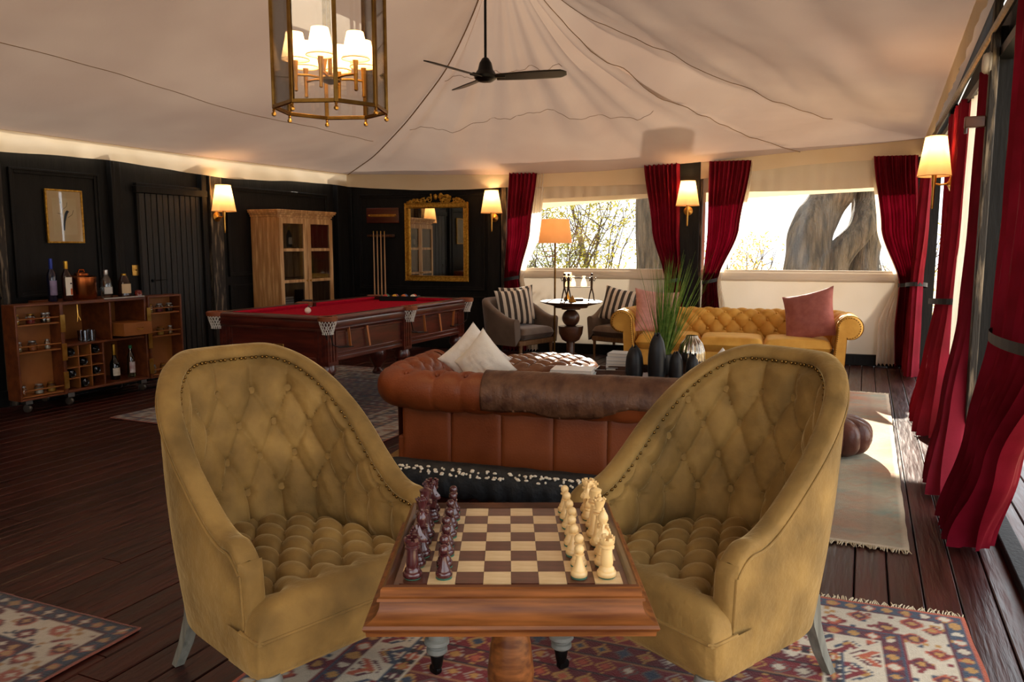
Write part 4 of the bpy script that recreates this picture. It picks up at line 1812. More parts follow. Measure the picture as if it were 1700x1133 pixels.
def rib(u, v):
    a = 2 * PI * u
    prof = [(0, .55), (.1, .8), (.35, 1.0), (.6, .98), (.8, .8), (.93, .5), (1, .42)]
    r = .095 * np.interp(v, [p[0] for p in prof], [p[1] for p in prof]) * (1 + .09 * abs(math.sin(a * 8)))
    return (r * math.cos(a), r * math.sin(a), .30 * v)


b.grid(rib, 128, 24, cu=True)
b.lathe([(.0005, .001), (.05, 0)], 24, cap=False)
o = b.obj('ribbed_vase', mk('mercury glass', '8a8278', 'd8d0c0', scale=12, rough=.12, metal=1.0), loc=vat(1147, 620, VY + .24), smooth=70)
tag(o, 'round ribbed mercury glass vase behind the small black vases', 'vase')
# tall grass in a dark pot behind the vases
gp = vat(1100, 618, VY + .22)
ro = thing('grass_plant', 'tall thin green grass in a dark pot on the coffee table', 'plant', gp)
MB().lathe([(.05, 0), (.06, .01), (.075, .10), (.07, .16), (.062, .16), (.06, .12), (.001, .12)], 24).obj('pot', VASE, ro)
GRS = mk_cloth('grass blades', '4f7a34', '8aa050', scale=20, transl=.35, bump=0)
rg = random.Random(12)
for k in range(150):
    a = rg.uniform(0, 2 * PI)
    sp = rg.uniform(.03, .34) * (1 if rg.random() < .85 else 1.5)
    h = rg.uniform(.40, .86)
    bias = .07
    base = Vector((.03 * math.cos(a), .03 * math.sin(a), .11))
    tip = Vector((sp * math.cos(a) + bias, sp * math.sin(a) * .7, h + .1))
    midp = base.lerp(tip, .5) + Vector((0, 0, .08))
    b = MB()
    wv = Vector((-math.sin(a), math.cos(a), 0)) * .0042
    vs = []
    m = 7
    for i in range(m + 1):
        t = i / m
        p = base * (1 - t) ** 2 + midp * 2 * t * (1 - t) + tip * t * t
        k2 = 1 - t ** 2 * .92
        vs += [p - wv * k2, p + Vector((0, 0, 0)) + wv.cross(Vector((0, 0, 1))) * .25 * k2, p + wv * k2]
    fs = []
    for i in range(m):
        o_ = i * 3
        fs += [(o_, o_ + 1, o_ + 4, o_ + 3), (o_ + 1, o_ + 2, o_ + 5, o_ + 4)]
    b.add(vs, fs)
    b.obj('blade', GRS, ro, smooth=0, fix=False)


def book(label, loc, rz, w, d, h, cov, grp, page='f0ebe0'):
    ro = thing('book', label, 'book', loc, rz, grp)
    MB().b2(-w / 2 + .004, w / 2 - .004, -d / 2 + .004, d / 2 - .002, .003, h - .003).obj('pages', mk('pages', page, rough=.9), ro, smooth=0)
    b = MB().b2(-w / 2, w / 2, -d / 2, d / 2, 0, .003).b2(-w / 2, w / 2, -d / 2, d / 2, h - .003, h).b2(-w / 2, -w / 2 + .004, -d / 2, d / 2, .003, h - .003)
    b.obj('cover', cov, ro, smooth=0)
    return ro


BWH = mk('white book cover', 'e8e6e2', rough=.4)
BGR = mk('grey book cover', 'b8b8b4', rough=.5)
BBL = mk('pale blue book cover', 'b8d0dc', rough=.4)
BDK = mk('dark book cover', '2c2a2c', rough=.5)
bp = P(953, 626, cz)
book('pale blue book lying at the bottom of the pair on the coffee table', (bp.x, bp.y + .02, cz), srz + R(4), .33, .24, .030, BBL, 'books on the coffee table')
book('white book lying on top of the pale blue book', (bp.x - .005, bp.y + .02, cz + .031), srz + R(2), .31, .23, .032, BWH, 'books on the coffee table')
bp = P(1022, 622, cz)
tray = thing('wooden_tray', 'shallow dark wooden tray beside the black vases', 'tray', (bp.x, bp.y + .02, cz), srz)
MB().b2(-.14, .14, -.11, .11, 0, .012).obj('base', DWOOD, tray, bevel=.003)
for s in (-1, 1):
    MB().b2(-.14, .14, s * .11 - .006, s * .11 + .006, 0, .045).obj('side', DWOOD, tray, bevel=.003)
    MB().b2(s * .14 - .006, s * .14 + .006, -.11, .11, 0, .045).obj('end', DWOOD, tray, bevel=.003)
bp = Vector((Q(1030, 610, VY + .20).x, VY + .22, 0))
hh = cz
bp2 = Vector((Q(1035, 610, 6.15).x, 6.15, 0))
for k, (cv_, w_, lab) in enumerate(((BDK, .27, 'dark book at the bottom of the stack behind the tray'), (BWH, .26, 'second book from the bottom of the stack behind the tray'), (BGR, .25, 'grey book in the middle of the stack behind the tray'), (BWH, .24, 'white book second from top of the stack behind the tray'), (BGR, .22, 'topmost small book of the stack behind the tray'))):
    o = book(lab, (bp2.x, bp2.y, hh), srz + R(6 - 3 * k), w_, .18, .028, cv_, 'stack of books on the coffee table')
    hh += .029
# ================================================================== pool table
pk = P(545, 528, .86)
prz = R(-24)
pxa, pya = Vector((math.cos(prz), math.sin(prz), 0)), Vector((-math.sin(prz), math.cos(prz), 0))
PWd, PLn, PH = 1.20, 2.40, .86
pcn = pk - pxa * PWd / 2 + pya * PLn / 2
pool = thing('pool_table', 'mahogany pool table with red cloth and netted pockets', 'pool table', (pcn.x, pcn.y, 0), prz)
CLOTH = mk('red baize', 'aa1028', 'b81834', scale=30, rough=1.0, spec=.05)
hx, hy = PWd / 2, PLn / 2
MB().b2(-hx + .10, hx - .10, -hy + .10, hy - .10, PH - .10, PH - .035).obj('bed_cloth', CLOTH, pool)
# cushions: six noses between the pockets
gap = .075


def nose(x0, x1, y0, y1, axis, sg):
    b = MB()
    if axis == 'y':
        pr = [(sg * (hx - .125), PH - .03), (sg * (hx - .138), PH - .012), (sg * (hx - .115), PH - .002), (sg * (hx - .085), PH - .0), (sg * (hx - .085), PH - .06), (sg * (hx - .12), PH - .06)]
        n = len(pr)
        vs = [(p[0], y0 + (.03 if k in (0, 1) else 0), p[1]) for k, p in enumerate(pr)] + [(p[0], y1 - (.03 if k in (0, 1) else 0), p[1]) for k, p in enumerate(pr)]
    else:
        pr = [(sg * (hy - .125), PH - .03), (sg * (hy - .138), PH - .012), (sg * (hy - .115), PH - .002), (sg * (hy - .085), PH - .0), (sg * (hy - .085), PH - .06), (sg * (hy - .12), PH - .06)]
        n = len(pr)
        vs = [(x0 + (.03 if k in (0, 1) else 0), p[0], p[1]) for k, p in enumerate(pr)] + [(x1 - (.03 if k in (0, 1) else 0), p[0], p[1]) for k, p in enumerate(pr)]
    b.add(vs, [tuple(range(n)), tuple(range(n, 2 * n))] + [(i, (i + 1) % n, n + (i + 1) % n, n + i) for i in range(n)])
    return b


for sg in (-1, 1):
    nose(0, 0, -hy + .12 + gap / 2, -gap, 'y', sg).obj('cushion_rail', CLOTH, pool)
    nose(0, 0, gap, hy - .12 - gap / 2, 'y', sg).obj('cushion_rail', CLOTH, pool)
    nose(-hx + .12 + gap / 2, hx - .12 - gap / 2, 0, 0, 'x', sg).obj('cushion_rail', CLOTH, pool)


def rail_prof(b, a0, a1, axis, sg):
    e = hx if axis == 'y' else hy
    pr = [(e - .09, PH + .004), (e - .02, PH + .006), (e - .004, PH - .004), (e, PH - .016), (e - .004, PH - .030), (e - .014, PH - .036), (e - .010, PH - .048), (e - .016, PH - .085), (e - .024, PH - .094), (e - .018, PH - .100), (e - .03, PH - .115), (e - .09, PH - .115)]
    n = len(pr)
    mk_ = (lambda p, a: (sg * p[0], a, p[1])) if axis == 'y' else (lambda p, a: (a, sg * p[0], p[1]))
    vs = [mk_(p, a0) for p in pr] + [mk_(p, a1) for p in pr]
    b.add(vs, [tuple(range(n)), tuple(range(n, 2 * n))] + [(i, (i + 1) % n, n + (i + 1) % n, n + i) for i in range(n)])
    return b


for sg in (-1, 1):
    rail_prof(MB(), -hy + .07, -.05, 'y', sg).obj('top_rail', MAHOG, pool, smooth=30)
    rail_prof(MB(), .05, hy - .07, 'y', sg).obj('top_rail', MAHOG, pool, smooth=30)
    rail_prof(MB(), -hx + .07, hx - .07, 'x', sg).obj('top_rail', MAHOGX, pool, smooth=30)
# carcass panels
for sg in (-1, 1):
    for a0, a1 in ((-hy + .16, -.06), (.06, hy - .16)):
        b = MB().b2(sg * (hx - .10), sg * (hx - .055), a0, a1, .50, PH - .11)
        b.b2(sg * (hx - .055), sg * (hx - .040), a0, a1, .50, .53).b2(sg * (hx - .055), sg * (hx - .045), a0, a1, .55, .565)
        b.b2(sg * (hx - .055), sg * (hx - .045), a0, a1, PH - .14, PH - .12)
        b.obj('side_panel', MAHOG, pool, bevel=.004)
    b = MB().b2(-hx + .16, hx - .16, sg * (hy - .10), sg * (hy - .055), .50, PH - .11)
    b.b2(-hx + .16, hx - .16, sg * (hy - .055), sg * (hy - .04), .50, .53)
    b.obj('end_panel', MAHOGX, pool, bevel=.004)
MB().b2(-hx + .09, hx - .09, -hy + .09, hy - .09, .52, PH - .09).obj('carcass', MAHOG, pool)
# legs: square fluted block above, turned below
for sx in (-1, 1):
    for y in (-hy + .11, 0, hy - .11):
        x = sx * (hx - .11) if y else sx * (hx - .09)
        b = MB().b2(-.065, .065, -.065, .065, .46, PH - .115)
        for k in (-1, 0, 1):
            for ax in (0, 1):
                for s2 in (-1, 1):
                    if ax:
                        b.box((k * .036, s2 * .067, .62), (.018, .012, .26))
                    else:
                        b.box((s2 * .067, k * .036, .62), (.012, .018, .26))
        b.lathe([(.05, 0), (.062, .012), (.062, .03), (.045, .05), (.04, .07), (.055, .10), (.088, .16), (.098, .22), (.09, .28), (.06, .34), (.05, .37), (.07, .39), (.074, .42), (.06, .46)], 22)
        b.obj('leg', MAHOG, pool, loc=(x, y, .008), smooth=35)
PLEA = mk('pocket leather', '7a3e20', '8e4e2a', scale=10, rough=.45)
NET = mk('white cotton net', 'd8d4cc', rough=.9)


def pocket(x, y, rot, small):
    r = thing('p', 'x', 'x')
    bpy.data.objects.remove(r)
    pr = .065
    b = MB()
    for k in range(24):
        pass
    b.lathe([(pr, PH - .03), (pr + .012, PH - .028), (pr + .016, PH + .004), (pr + .006, PH + .009), (pr - .004, PH + .002), (pr - .002, PH - .03)], 24, cap=False)
    o = b.obj('pocket', PLEA, pool, loc=(x, y, 0))
    nb = MB()
    n = 16
    lv = [(pr + .002, PH - .03), (pr - .002, PH - .055), (pr - .010, PH - .08), (pr - .018, PH - .105), (pr - .024, PH - .125)]
    for j in range(len(lv) - 1):
        for k in range(n):
            a = 2 * PI * (k + .5 * (j % 2)) / n
            for s in (-.5, .5):
                a2 = a + s * 2 * PI / n
                nb.tube([(lv[j][0] * math.cos(a), lv[j][0] * math.sin(a), lv[j][1]), (lv[j + 1][0] * math.cos(a2), lv[j + 1][0] * math.sin(a2), lv[j + 1][1])], .0028, 4, False)
    for k in range(n):
        a = 2 * PI * k / n
        nb.ball((lv[-1][0] * math.cos(a), lv[-1][0] * math.sin(a), lv[-1][1] - .006), .006, 5, 4)
    q = nb.obj('net', NET, o)
    q['kind'] = 'stuff'
    if small:
        return
    # ball runner: two thin rails and a strap
    rb = MB()
    for s in (-.022, .022):
        rb.tube([(s, 0, PH - .13), (s, .03, PH - .22), (s, .12, PH - .25), (s, .30, PH - .262)], .005, 6)
    rb.tube([(-.022, .30, PH - .262), (.022, .30, PH - .262)], .005, 6)
    q = rb.obj('ball_runner', BLACKM, o)
    q.rotation_euler.z = rot
    sb = MB().box((0, .28, PH - .18), (.022, .006, .17), 0, .15)
    q = sb.obj('strap', mk('tan strap', 'b06a34', rough=.5), o)
    q.rotation_euler.z = rot


d_ = .03
pocket(hx - d_, -hy + d_, 0, False)
pocket(-hx + d_, -hy + d_, -PI / 2, True)
pocket(hx - d_ + .02, 0, 0, False)
pocket(-hx + d_ - .02, 0, PI, True)
pocket(hx - d_, hy - d_, PI, False)
pocket(-hx + d_, hy - d_, PI, True)
for y in (-.62, .62):
    MB().box((hx - .03, y, PH - .20), (.006, .022, .18), 0, .22).obj('strap', MATS['tan strap'], pool)
MB().box((.06, -hy + .050, .60), (.105, .008, .05)).obj('maker_plate', BRASS, pool, bevel=.002)
# cue ball and a tray of balls


def ppt(x, y, z):
    return Vector((pcn.x, pcn.y, 0)) + pxa * x + pya * y + Vector((0, 0, z))


zcl = PH - .035
qb = P(511, 516, zcl + .028)
tag(MB().ball((0, 0, 0), .0285, 24, 16).obj('cue_ball', IVORY, loc=(qb.x, qb.y, zcl + .0285)), 'white cue ball on the near half of the red cloth', 'ball')
tp_ = P(664, 499, zcl)
tr_ = thing('ball_tray', 'black wooden tray holding balls on the far end of the pool table', 'tray', (tp_.x, tp_.y, zcl), prz + R(20))
MB().b2(-.2, .2, -.09, .09, 0, .012).obj('base', BLACKM, tr_, bevel=.003)
for s in (-1, 1):
    MB().b2(-.2, .2, s * .09 - .008, s * .09 + .008, 0, .05).obj('side', BLACKM, tr_, bevel=.003)
    MB().b2(s * .2 - .008, s * .2 + .008, -.09, .09, 0, .05).obj('end', BLACKM, tr_, bevel=.003)
cols = [('c02818', 'red'), ('e0a820', 'yellow'), ('d86a18', 'orange'), ('efe6d2', 'cream'), ('2a6a3a', 'green'), ('7a1a22', 'maroon'), ('28487a', 'blue'), ('b8421c', 'brick')]
for k, (c_, nm) in enumerate(cols):
    lx, ly = -.15 + .1 * (k % 4), -.04 + .075 * (k // 4)
    a = prz + R(20)
    q = Vector((tp_.x + lx * math.cos(a) - ly * math.sin(a), tp_.y + lx * math.sin(a) + ly * math.cos(a), zcl + .012 + .0285))
    tag(MB().ball((0, 0, 0), .0285, 18, 12).obj('pool_ball', mk('ball ' + nm, c_, rough=.15, coat=.5), loc=q), '%s pool ball in the black tray on the pool table' % nm, 'ball', 'balls in the tray')
bb_ = P(507, 506, zcl)
r = thing('bridge_rest', 'small brass and black cue rest head lying on the red cloth', 'cue rest', (bb_.x, bb_.y, zcl), R(20))
MB().b2(-.03, .07, -.012, .012, .0, .05).obj('head', BLACKM, r, bevel=.004)
MB().tube([(-.03, 0, .012), (-.075, .01, .012), (-.09, .03, .012)], .010, 6).obj('crook', BRASS, r)

# ================================================================== drinks trunk on the left wall
TB0, TB1 = .115, .925
ul, um0, um1, ur = -5.115, -4.70, -3.82, -3.415
off = .50
to = WL('A', (um0 + um1) / 2, off, 0)
trunk = thing('drinks_trunk', 'open leather drinks trunk with shelved doors against the black wall', 'drinks cabinet', tuple(to), ROT['A'])
uc_ = (um0 + um1) / 2
W2 = (um1 - um0) / 2
dpt = .44


def trk(name, mat, *bx, par=trunk, bevel=.004):
    b = MB()
    for q in bx:
        b.b2(*q)
    return b.obj(name, mat, par, bevel=bevel)


trk('body', TRUNKW, (-W2, -W2 + .025, 0, dpt, TB0, TB1), (W2 - .025, W2, 0, dpt, TB0, TB1), (-W2 + .025, W2 - .025, 0, dpt, TB0, TB0 + .025), (-W2 + .025, W2 - .025, 0, dpt, TB1 - .03, TB1), bevel=.006)
trk('back_lining', TRUNKD, (-W2 + .02, W2 - .02, dpt - .02, dpt, TB0, TB1))
trk('top_edge', mk('steel edging', 'b0a89c', rough=.3, metal=1), (-.02, W2 - .02, -.012, .004, TB1 - .004, TB1 + .010))
zsh = .545
trk('shelf', TRUNKW, (-W2 + .025, W2 - .025, .02, dpt - .02, zsh - .02, zsh))
trk('divider', TRUNKW, (.05, .068, .02, dpt - .02, zsh, TB1 - .03))
trk('divider', TRUNKW, (-.045, -.027, .02, dpt - .02, TB0 + .02, zsh - .02))
# wine cells
cx0, cx1 = -W2 + .03, -.045
for k in range(1, 3):
    x = lerp(cx0, cx1, k / 3)
    trk('cell_divider', TRUNKD, (x - .005, x + .005, .015, dpt - .04, TB0 + .025, zsh - .02))
for k in range(1, 4):
    z = lerp(TB0 + .025, zsh - .02, k / 4)
    trk('cell_divider', TRUNKD, (cx0, cx1, .015, dpt - .04, z - .005, z + .005))
d = trk('drawer', TRUNKD, (.10, W2 - .03, -.10, .25, zsh + .025, zsh + .145))
MB().tube([(.24, -.10, zsh + .09), (.25, -.125, zsh + .085), (.27, -.128, zsh + .083), (.29, -.125, zsh + .085), (.30, -.10, zsh + .09)], .005, 6).obj('handle', BRASS, d)
# doors with three railed shelves
for (x0, x1, nm) in ((ul - uc_, um0 - uc_ - .004, 'left'), (um1 - uc_ + .004, ur - uc_, 'right')):
    b = MB()
    t = .018
    dd = .15
    b.b2(x0, x0 + t, -.02, dd, TB0, TB1).b2(x1 - t, x1, -.02, dd, TB0, TB1).b2(x0 + t, x1 - t, -.02, dd, TB0, TB0 + t).b2(x0 + t, x1 - t, -.02, dd, TB1 - t, TB1)
    dr_ = b.obj('door', TRUNKW, trunk, bevel=.004)
    MB().b2(x0 + t, x1 - t, dd - .02, dd, TB0 + t, TB1 - t).obj('door_lining', TRUNKD, dr_)
    for z in (.755, .525, .15):
        MB().b2(x0 + t, x1 - t, 0, dd - .02, z - .012, z).obj('door_shelf', TRUNKD, dr_)
        MB().tube([(x0 + t, -.004, z + .045), (x1 - t, -.004, z + .045)], .006, 6).obj('gallery_rail', TRUNKD, dr_)
    xh = x1 if nm == 'left' else x0
    for z in (.74, .49, .24):
        MB().b2(xh - .022, xh + .022, -.026, -.018, z - .075, z + .075).obj('hinge', BRASS, dr_)
for x in (-W2 + .06, W2 - .06, ul - uc_ + .1, ur - uc_ - .1):
    for y in ((.05, dpt - .06) if abs(x) < W2 else (.06,)):
        b = MB().b2(-.03, .03, -.03, .03, .075, TB0).lathe([(.004, -.016), (.034, -.013), (.036, 0), (.034, .013), (.004, .016)], 16, (0, 0, .037), True, (1, .3, 0))
        b.obj('caster', mk('caster steel', '8a8680', rough=.35, metal=.9), trunk, loc=(x, y, 0))
# bottle opener hanging inside
MB().tube([(-.24, .06, TB1 - .03), (-.24, .06, TB1 - .12), (-.255, .05, TB1 - .19)], .007, 6).tube([(-.24, .06, TB1 - .12), (-.222, .05, TB1 - .18)], .007, 6).obj('opener', BRASS, trunk)


def tpt(x, y, z):
    p = to + RT['A'] * x - NI['A'] * y
    return Vector((p.x, p.y, z))


def bottle(name, label, loc, h, r, mat, capm, labm=None, neck=.32, sq=False, group='bottles on the drinks trunk', capf=.12, lab=(.15, .5)):
    ro = thing(name, label, 'bottle', loc, ROT['A'], group)
    n = 4 if sq else 20
    pr = [(r * .9, 0), (r, .006), (r, h * (1 - neck) - .02), (r * .85, h * (1 - neck)), (r * .4, h * (1 - neck) + r * .9), (r * .34, h * .97), (r * .38, h * .975), (r * .38, h)]
    MB().lathe(pr, 20).obj('glass', mat, ro)
    MB().lathe([(r * .41, h * (1 - capf)), (r * .43, h * (1 - capf) + .004), (r * .43, h + .004), (r * .3, h + .007)], 16).obj('cap', capm, ro)
    if labm:
        b = MB()
        b.grid(lambda u, v: ((r + .001) * math.cos(lerp(-2.6, -.55, u)), (r + .001) * math.sin(lerp(-2.6, -.55, u)), lerp(h * lab[0], h * lab[1], v)), 12, 2)
        b.obj('paper_label', labm, ro, fix=False)
    return ro


GDK = mk('dark bottle glass', '0a0c0a', rough=.06, coat=.5)
GBR = mk('brown bottle glass', '2a0e06', rough=.06, coat=.5)
GBL = mk('deep blue bottle', '10122a', rough=.1, coat=.5)
GCL = mk_clear('bottle glass', tint=(.86, .88, .86), gloss=.10)
GGN = mk_clear('green tinted glass', tint=(.74, .82, .66), gloss=.10)
PAP = mk('cream paper label', 'e2d8c4', 'cfc2aa', scale=30, rough=.7)
GOLDF = mk('gold foil', 'c89a3c', rough=.35, metal=.9)
BLUEF = mk('blue foil', '28388c', rough=.35, metal=.5)
TZt = TB1 + .001
bottle('liqueur_bottle', 'dark bottle with blue foil neck at the end of the trunk top', tpt(-W2 - .0 + .02, .12, TZt), .37, .038, GBL, BLUEF, mk('silver violet label', '8a7a9a', '40304a', scale=8, rough=.5), capf=.26)
ro = bottle('liqueur_bottle', 'brown bottle with gold cap and cream and orange label on the trunk', tpt(-W2 + .13, .08, TZt), .345, .042, GBR, GOLDF, None, capf=.18)
b = MB().grid(lambda u, v: (.043 * math.cos(lerp(-2.4, -.75, u)), .043 * math.sin(lerp(-2.4, -.75, u)), lerp(.05, .21, v) + 0), 14, 6)
b.obj('paper_label', mk('cream oval label', 'ece4d4', rough=.6), ro, fix=False)
b = MB().grid(lambda u, v: (.0436 * math.cos(lerp(-1.5, -.95, u)), .0436 * math.sin(lerp(-1.5, -.95, u)), lerp(.055, .11, v)), 8, 3)
b.obj('paper_label', mk('orange print', 'd0602a', rough=.6), ro, fix=False)
b = MB()
for s in (-1.42, -1.16):
    b.ball((.0432 * math.cos(s), .0432 * math.sin(s), .155), .0048, 8, 6, 1, 1, 1.4)
b.obj('printed_dots', mk('dark print', '2a2a20', rough=.6), ro)
cp = tpt(-.10, .17, TZt)
ro = thing('copper_pot', 'round lidded copper ice pot between the bottles on the trunk', 'pot', tuple(cp), ROT['A'])
COP = mk('polished copper', 'a0562c', 'b86a38', scale=5, rough=.25, metal=1.0)
MB().lathe([(.115, 0), (.12, .006), (.122, .19), (.126, .194)], 36).obj('body', COP, ro)
MB().lathe([(.127, .194), (.127, .202), (.10, .212), (.06, .222), (.058, .235), (.035, .246), (.01, .25)], 36).obj('lid', COP, ro)
MB().tube([(-.03, 0, .245), (-.022, 0, .268), (.022, 0, .268), (.03, 0, .245)], .007, 8).obj('lid_handle', COP, ro)
bottle('gin_bottle', 'clear glass bottle with silver stopper on the trunk', tpt(.125, .14, TZt), .255, .050, GCL, mk('silver stopper', 'c8c8c8', rough=.3, metal=.9), mk('faint label', 'c8c4bc', rough=.6), capf=.16, lab=(.15, .40))
bottle('whisky_bottle', 'dark square shouldered bottle with tan label on the trunk', tpt(.30, .12, TZt), .215, .058, GBR, GOLDF, mk('tan label', 'd8bc94', rough=.7), neck=.28, capf=.10, lab=(.16, .58))
rj = thing('candle_jar', 'small red glass jar at the edge of the trunk top', 'jar', tuple(tpt(.405, .06, TZt)), ROT['A'])
MB().lathe([(.03, 0), (.036, .004), (.036, .03), (.028, .045)], 18).obj('glass', mk('red glass', '6a1a14', rough=.1, coat=.5), rj)
MB().lathe([(.03, .045), (.03, .052), (.01, .06)], 18).obj('lid', mk('red lid', '7a2a20', rough=.3), rj)
# inside: champagne, clear bottle, glasses
bottle('champagne_bottle', 'green black champagne bottle with gold neck standing inside the trunk', tpt(.16, .14, TB0 + .026), .335, .044, GDK, GOLDF, PAP, neck=.5, capf=.30, lab=(.12, .34))
bottle('clear_bottle', 'clear bottle with green cap standing inside the trunk', tpt(.325, .12, TB0 + .026), .305, .036, GGN, mk('green cap', '2a7a50', rough=.4), mk('white red label', 'd8d0cc', 'a86a6a', scale=20, rough=.6), neck=.3, capf=.08)
TUMB = mk_clear('tumbler glass', tint=(.9, .92, .94), gloss=.14)
for k in range(4):
    x, y = -.16 + .068 * (k % 2) + .02 * (k // 2), .09 + .08 * (k // 2)
    o = MB().lathe([(.001, .004), (.026, .003), (.028, 0), (.033, .095), (.030, .095), (.026, .010), (.001, .010)], 20, cap=False).obj('tumbler', TUMB, loc=tpt(x, y, zsh + .001))
    tag(o, 'clear tumbler %s on the trunk shelf' % ('in front, nearer the door' if k == 0 else 'in front, nearer the divider' if k == 1 else 'behind, nearer the door' if k == 2 else 'behind, nearer the divider'), 'glass', 'tumblers in the trunk')
cellz = [(lerp(TB0 + .025, zsh - .02, k / 4) + lerp(TB0 + .025, zsh - .02, (k + 1) / 4)) / 2 for k in range(4)]
cw = [lerp(cx0, cx1, (k + .5) / 3) for k in range(3)]
WB = mk('wine bottle glass', '0c0e12', rough=.08, coat=.6)
wl_ = ['bottom', 'second', 'third', 'top']
wr_ = ['door side', 'middle', 'divider side']
for ci, zi in ((0, 3), (2, 3), (1, 2), (0, 1), (2, 1), (1, 0)):
    b = MB().lathe([(.001, .0), (.028, .004), (.034, .0), (.036, .01), (.036, .19), (.016, .25), (.014, .30)], 18, (0, 0, 0), True, (0, 1, 0))
    zc_ = lerp(TB0 + .025, zsh - .02, zi / 4) + .005 + .037
    o = b.obj('wine_bottle', WB, loc=tpt(cw[ci], .03, zc_), rz=ROT['A'])
    tag(o, 'wine bottle base in the %s row, %s column of the trunk rack' % (wl_[zi], wr_[ci]), 'bottle', 'wine bottles in the rack')
# jars on the door shelves
JG = mk_clear('jar glass', tint=(.9, .9, .86), gloss=.12)
cont = {'gold': 'c8962c', 'red': '9a2418', 'dark': '2a1a12', 'amber': 'b8601c', 'white': 'd8d0c0', 'berry': '7a2030', 'tan': 'b08a54'}
xl0, xl1 = ul - uc_, um0 - uc_
xr0, xr1 = um1 - uc_, ur - uc_


def jar(side, shelf, fx, con, big, nth):
    z = {'upper': .755, 'middle': .525, 'bottom': .15}[shelf]
    x = lerp(xl0 + .05, xl1 - .06, fx) if side == 0 else lerp(xr0 + .06, xr1 - .05, fx)
    r, h = (.036, .085) if big else (.022, .085)
    ro = thing('spice_jar', '%s jar of %s garnish, %s shelf of the trunk door %s' % ('wide' if big else 'slim', con, shelf, 'below the print' if side == 0 else 'beside the velvet armchair'), 'jar', tuple(tpt(x, .055, z + .001)), ROT['A'], 'jars on the trunk doors')
    MB().lathe([(r * .95, 0), (r, .004), (r, h * .72), (r * .75, h * .8), (r * .75, h * .86)], 16).obj('glass', JG, ro)
    MB().lathe([(r * .9, .004), (r * .92, h * .55), (r * .5, h * .58)], 14).obj('contents', mk('garnish ' + con, cont[con], rough=.6), ro)
    MB().lathe([(r * .82, h * .84), (r * .84, h * .86), (r * .84, h * .98), (r * .7, h)], 16).obj('lid', BRASS if con in ('gold', 'red') else MATS['silver stopper'], ro)


jar(0, 'upper', .03, 'gold', False, 0)
jar(0, 'upper', .42, 'red', True, 1)
jar(0, 'upper', .80, 'dark', False, 2)
jar(0, 'upper', .92, 'tan', False, 3)
jar(0, 'middle', .05, 'tan', False, 0)
jar(0, 'middle', .42, 'amber', True, 1)
jar(0, 'middle', .85, 'white', False, 2)
jar(0, 'bottom', .08, 'amber', False, 0)
jar(0, 'bottom', .52, 'white', True, 1)
jar(0, 'bottom', .88, 'gold', True, 2)
jar(1, 'upper', .10, 'gold', False, 0)
jar(1, 'upper', .45, 'berry', True, 1)
jar(1, 'upper', .85, 'dark', True, 2)
jar(1, 'middle', .45, 'gold', True, 0)
jar(1, 'middle', .85, 'tan', False, 1)
jar(1, 'bottom', .10, 'tan', False, 0)
jar(1, 'bottom', .50, 'gold', True, 1)
jar(1, 'bottom', .88, 'white', True, 2)

# ================================================================== framed bird print, switch
fu0, fz1 = WP('A', 70, 313)
fu1, fz0 = WP('A', 138, 404)
fw, fh = fu1 - fu0, fz1 - fz0
pf = thing('framed_print', 'gilt framed print of a dark long tailed bird on cream paper', 'picture', tuple(WL('A', (fu0 + fu1) / 2, .012, (fz0 + fz1) / 2)), ROT['A'])
t = .016
MB().b2(-fw / 2, fw / 2, -.022, 0, fh / 2 - t, fh / 2).b2(-fw / 2, fw / 2, -.022, 0, -fh / 2, -fh / 2 + t).b2(-fw / 2, -fw / 2 + t, -.022, 0, -fh / 2 + t, fh / 2 - t).b2(fw / 2 - t, fw / 2, -.022, 0, -fh / 2 + t, fh / 2 - t).obj('frame', GILT, pf, bevel=.003)
MB().b2(-fw / 2 + t, fw / 2 - t, -.010, -.002, -fh / 2 + t, fh / 2 - t).obj('mount', mk('cream mount', 'e0c496', 'e6cca0', scale=4, rough=.8), pf)
MB().b2(-fw * .32, fw * .32, -.0115, -.0099, -fh * .34, fh * .34).obj('paper', mk('print paper', 'ecd8b0', 'e4cc9e', scale=5, rough=.8), pf)
INK = mk('bird ink', '1c2430', '2c3440', scale=12, rough=.8)
b = MB()
pl = [(-.02, -.13), (-.008, -.13), (.004, -.05), (.022, .01), (.034, .035), (.046, .045), (.036, .052), (.026, .058), (.012, .048), (-.002, .02), (-.012, -.03), (-.02, -.08)]
b.prism(pl, -.0125, -.0110, 'xz')
b.obj('bird', INK, pf, smooth=0)
b = MB()
for pp in ([(-.03, -.02), (-.02, .06), (-.035, .14)], [(-.035, .02), (-.07, .03)], [(-.02, .06), (.02, .09), (.03, .13)], [(.03, -.01), (.075, .02), (.09, .06)], [(-.04, .12), (-.045, .17)]):
    b.tube([(p[0], -.0115, p[1]) for p in pp], .0022, 4)
b.obj('twigs', mk('twig ink', '7a6a4c', rough=.8), pf)
MB().b2(-fw / 2 + t, fw / 2 - t, -.018, -.0165, -fh / 2 + t, fh / 2 - t).obj('glazing', CLEAR, pf)
su, sz_ = WP('A', 225, 449)
sw_ = thing('light_switch', 'square brass light switch plate beside the plank door', 'switch', tuple(WL('A', su, .001, sz_)), ROT['A'])
MB().b2(-.045, .045, -.008, 0, -.055, .055).obj('plate', BRASS, sw_, bevel=.003)
MB().tube([(0, -.008, 0), (0, -.02, .006)], .006, 8).obj('toggle', DKBRASS, sw_)

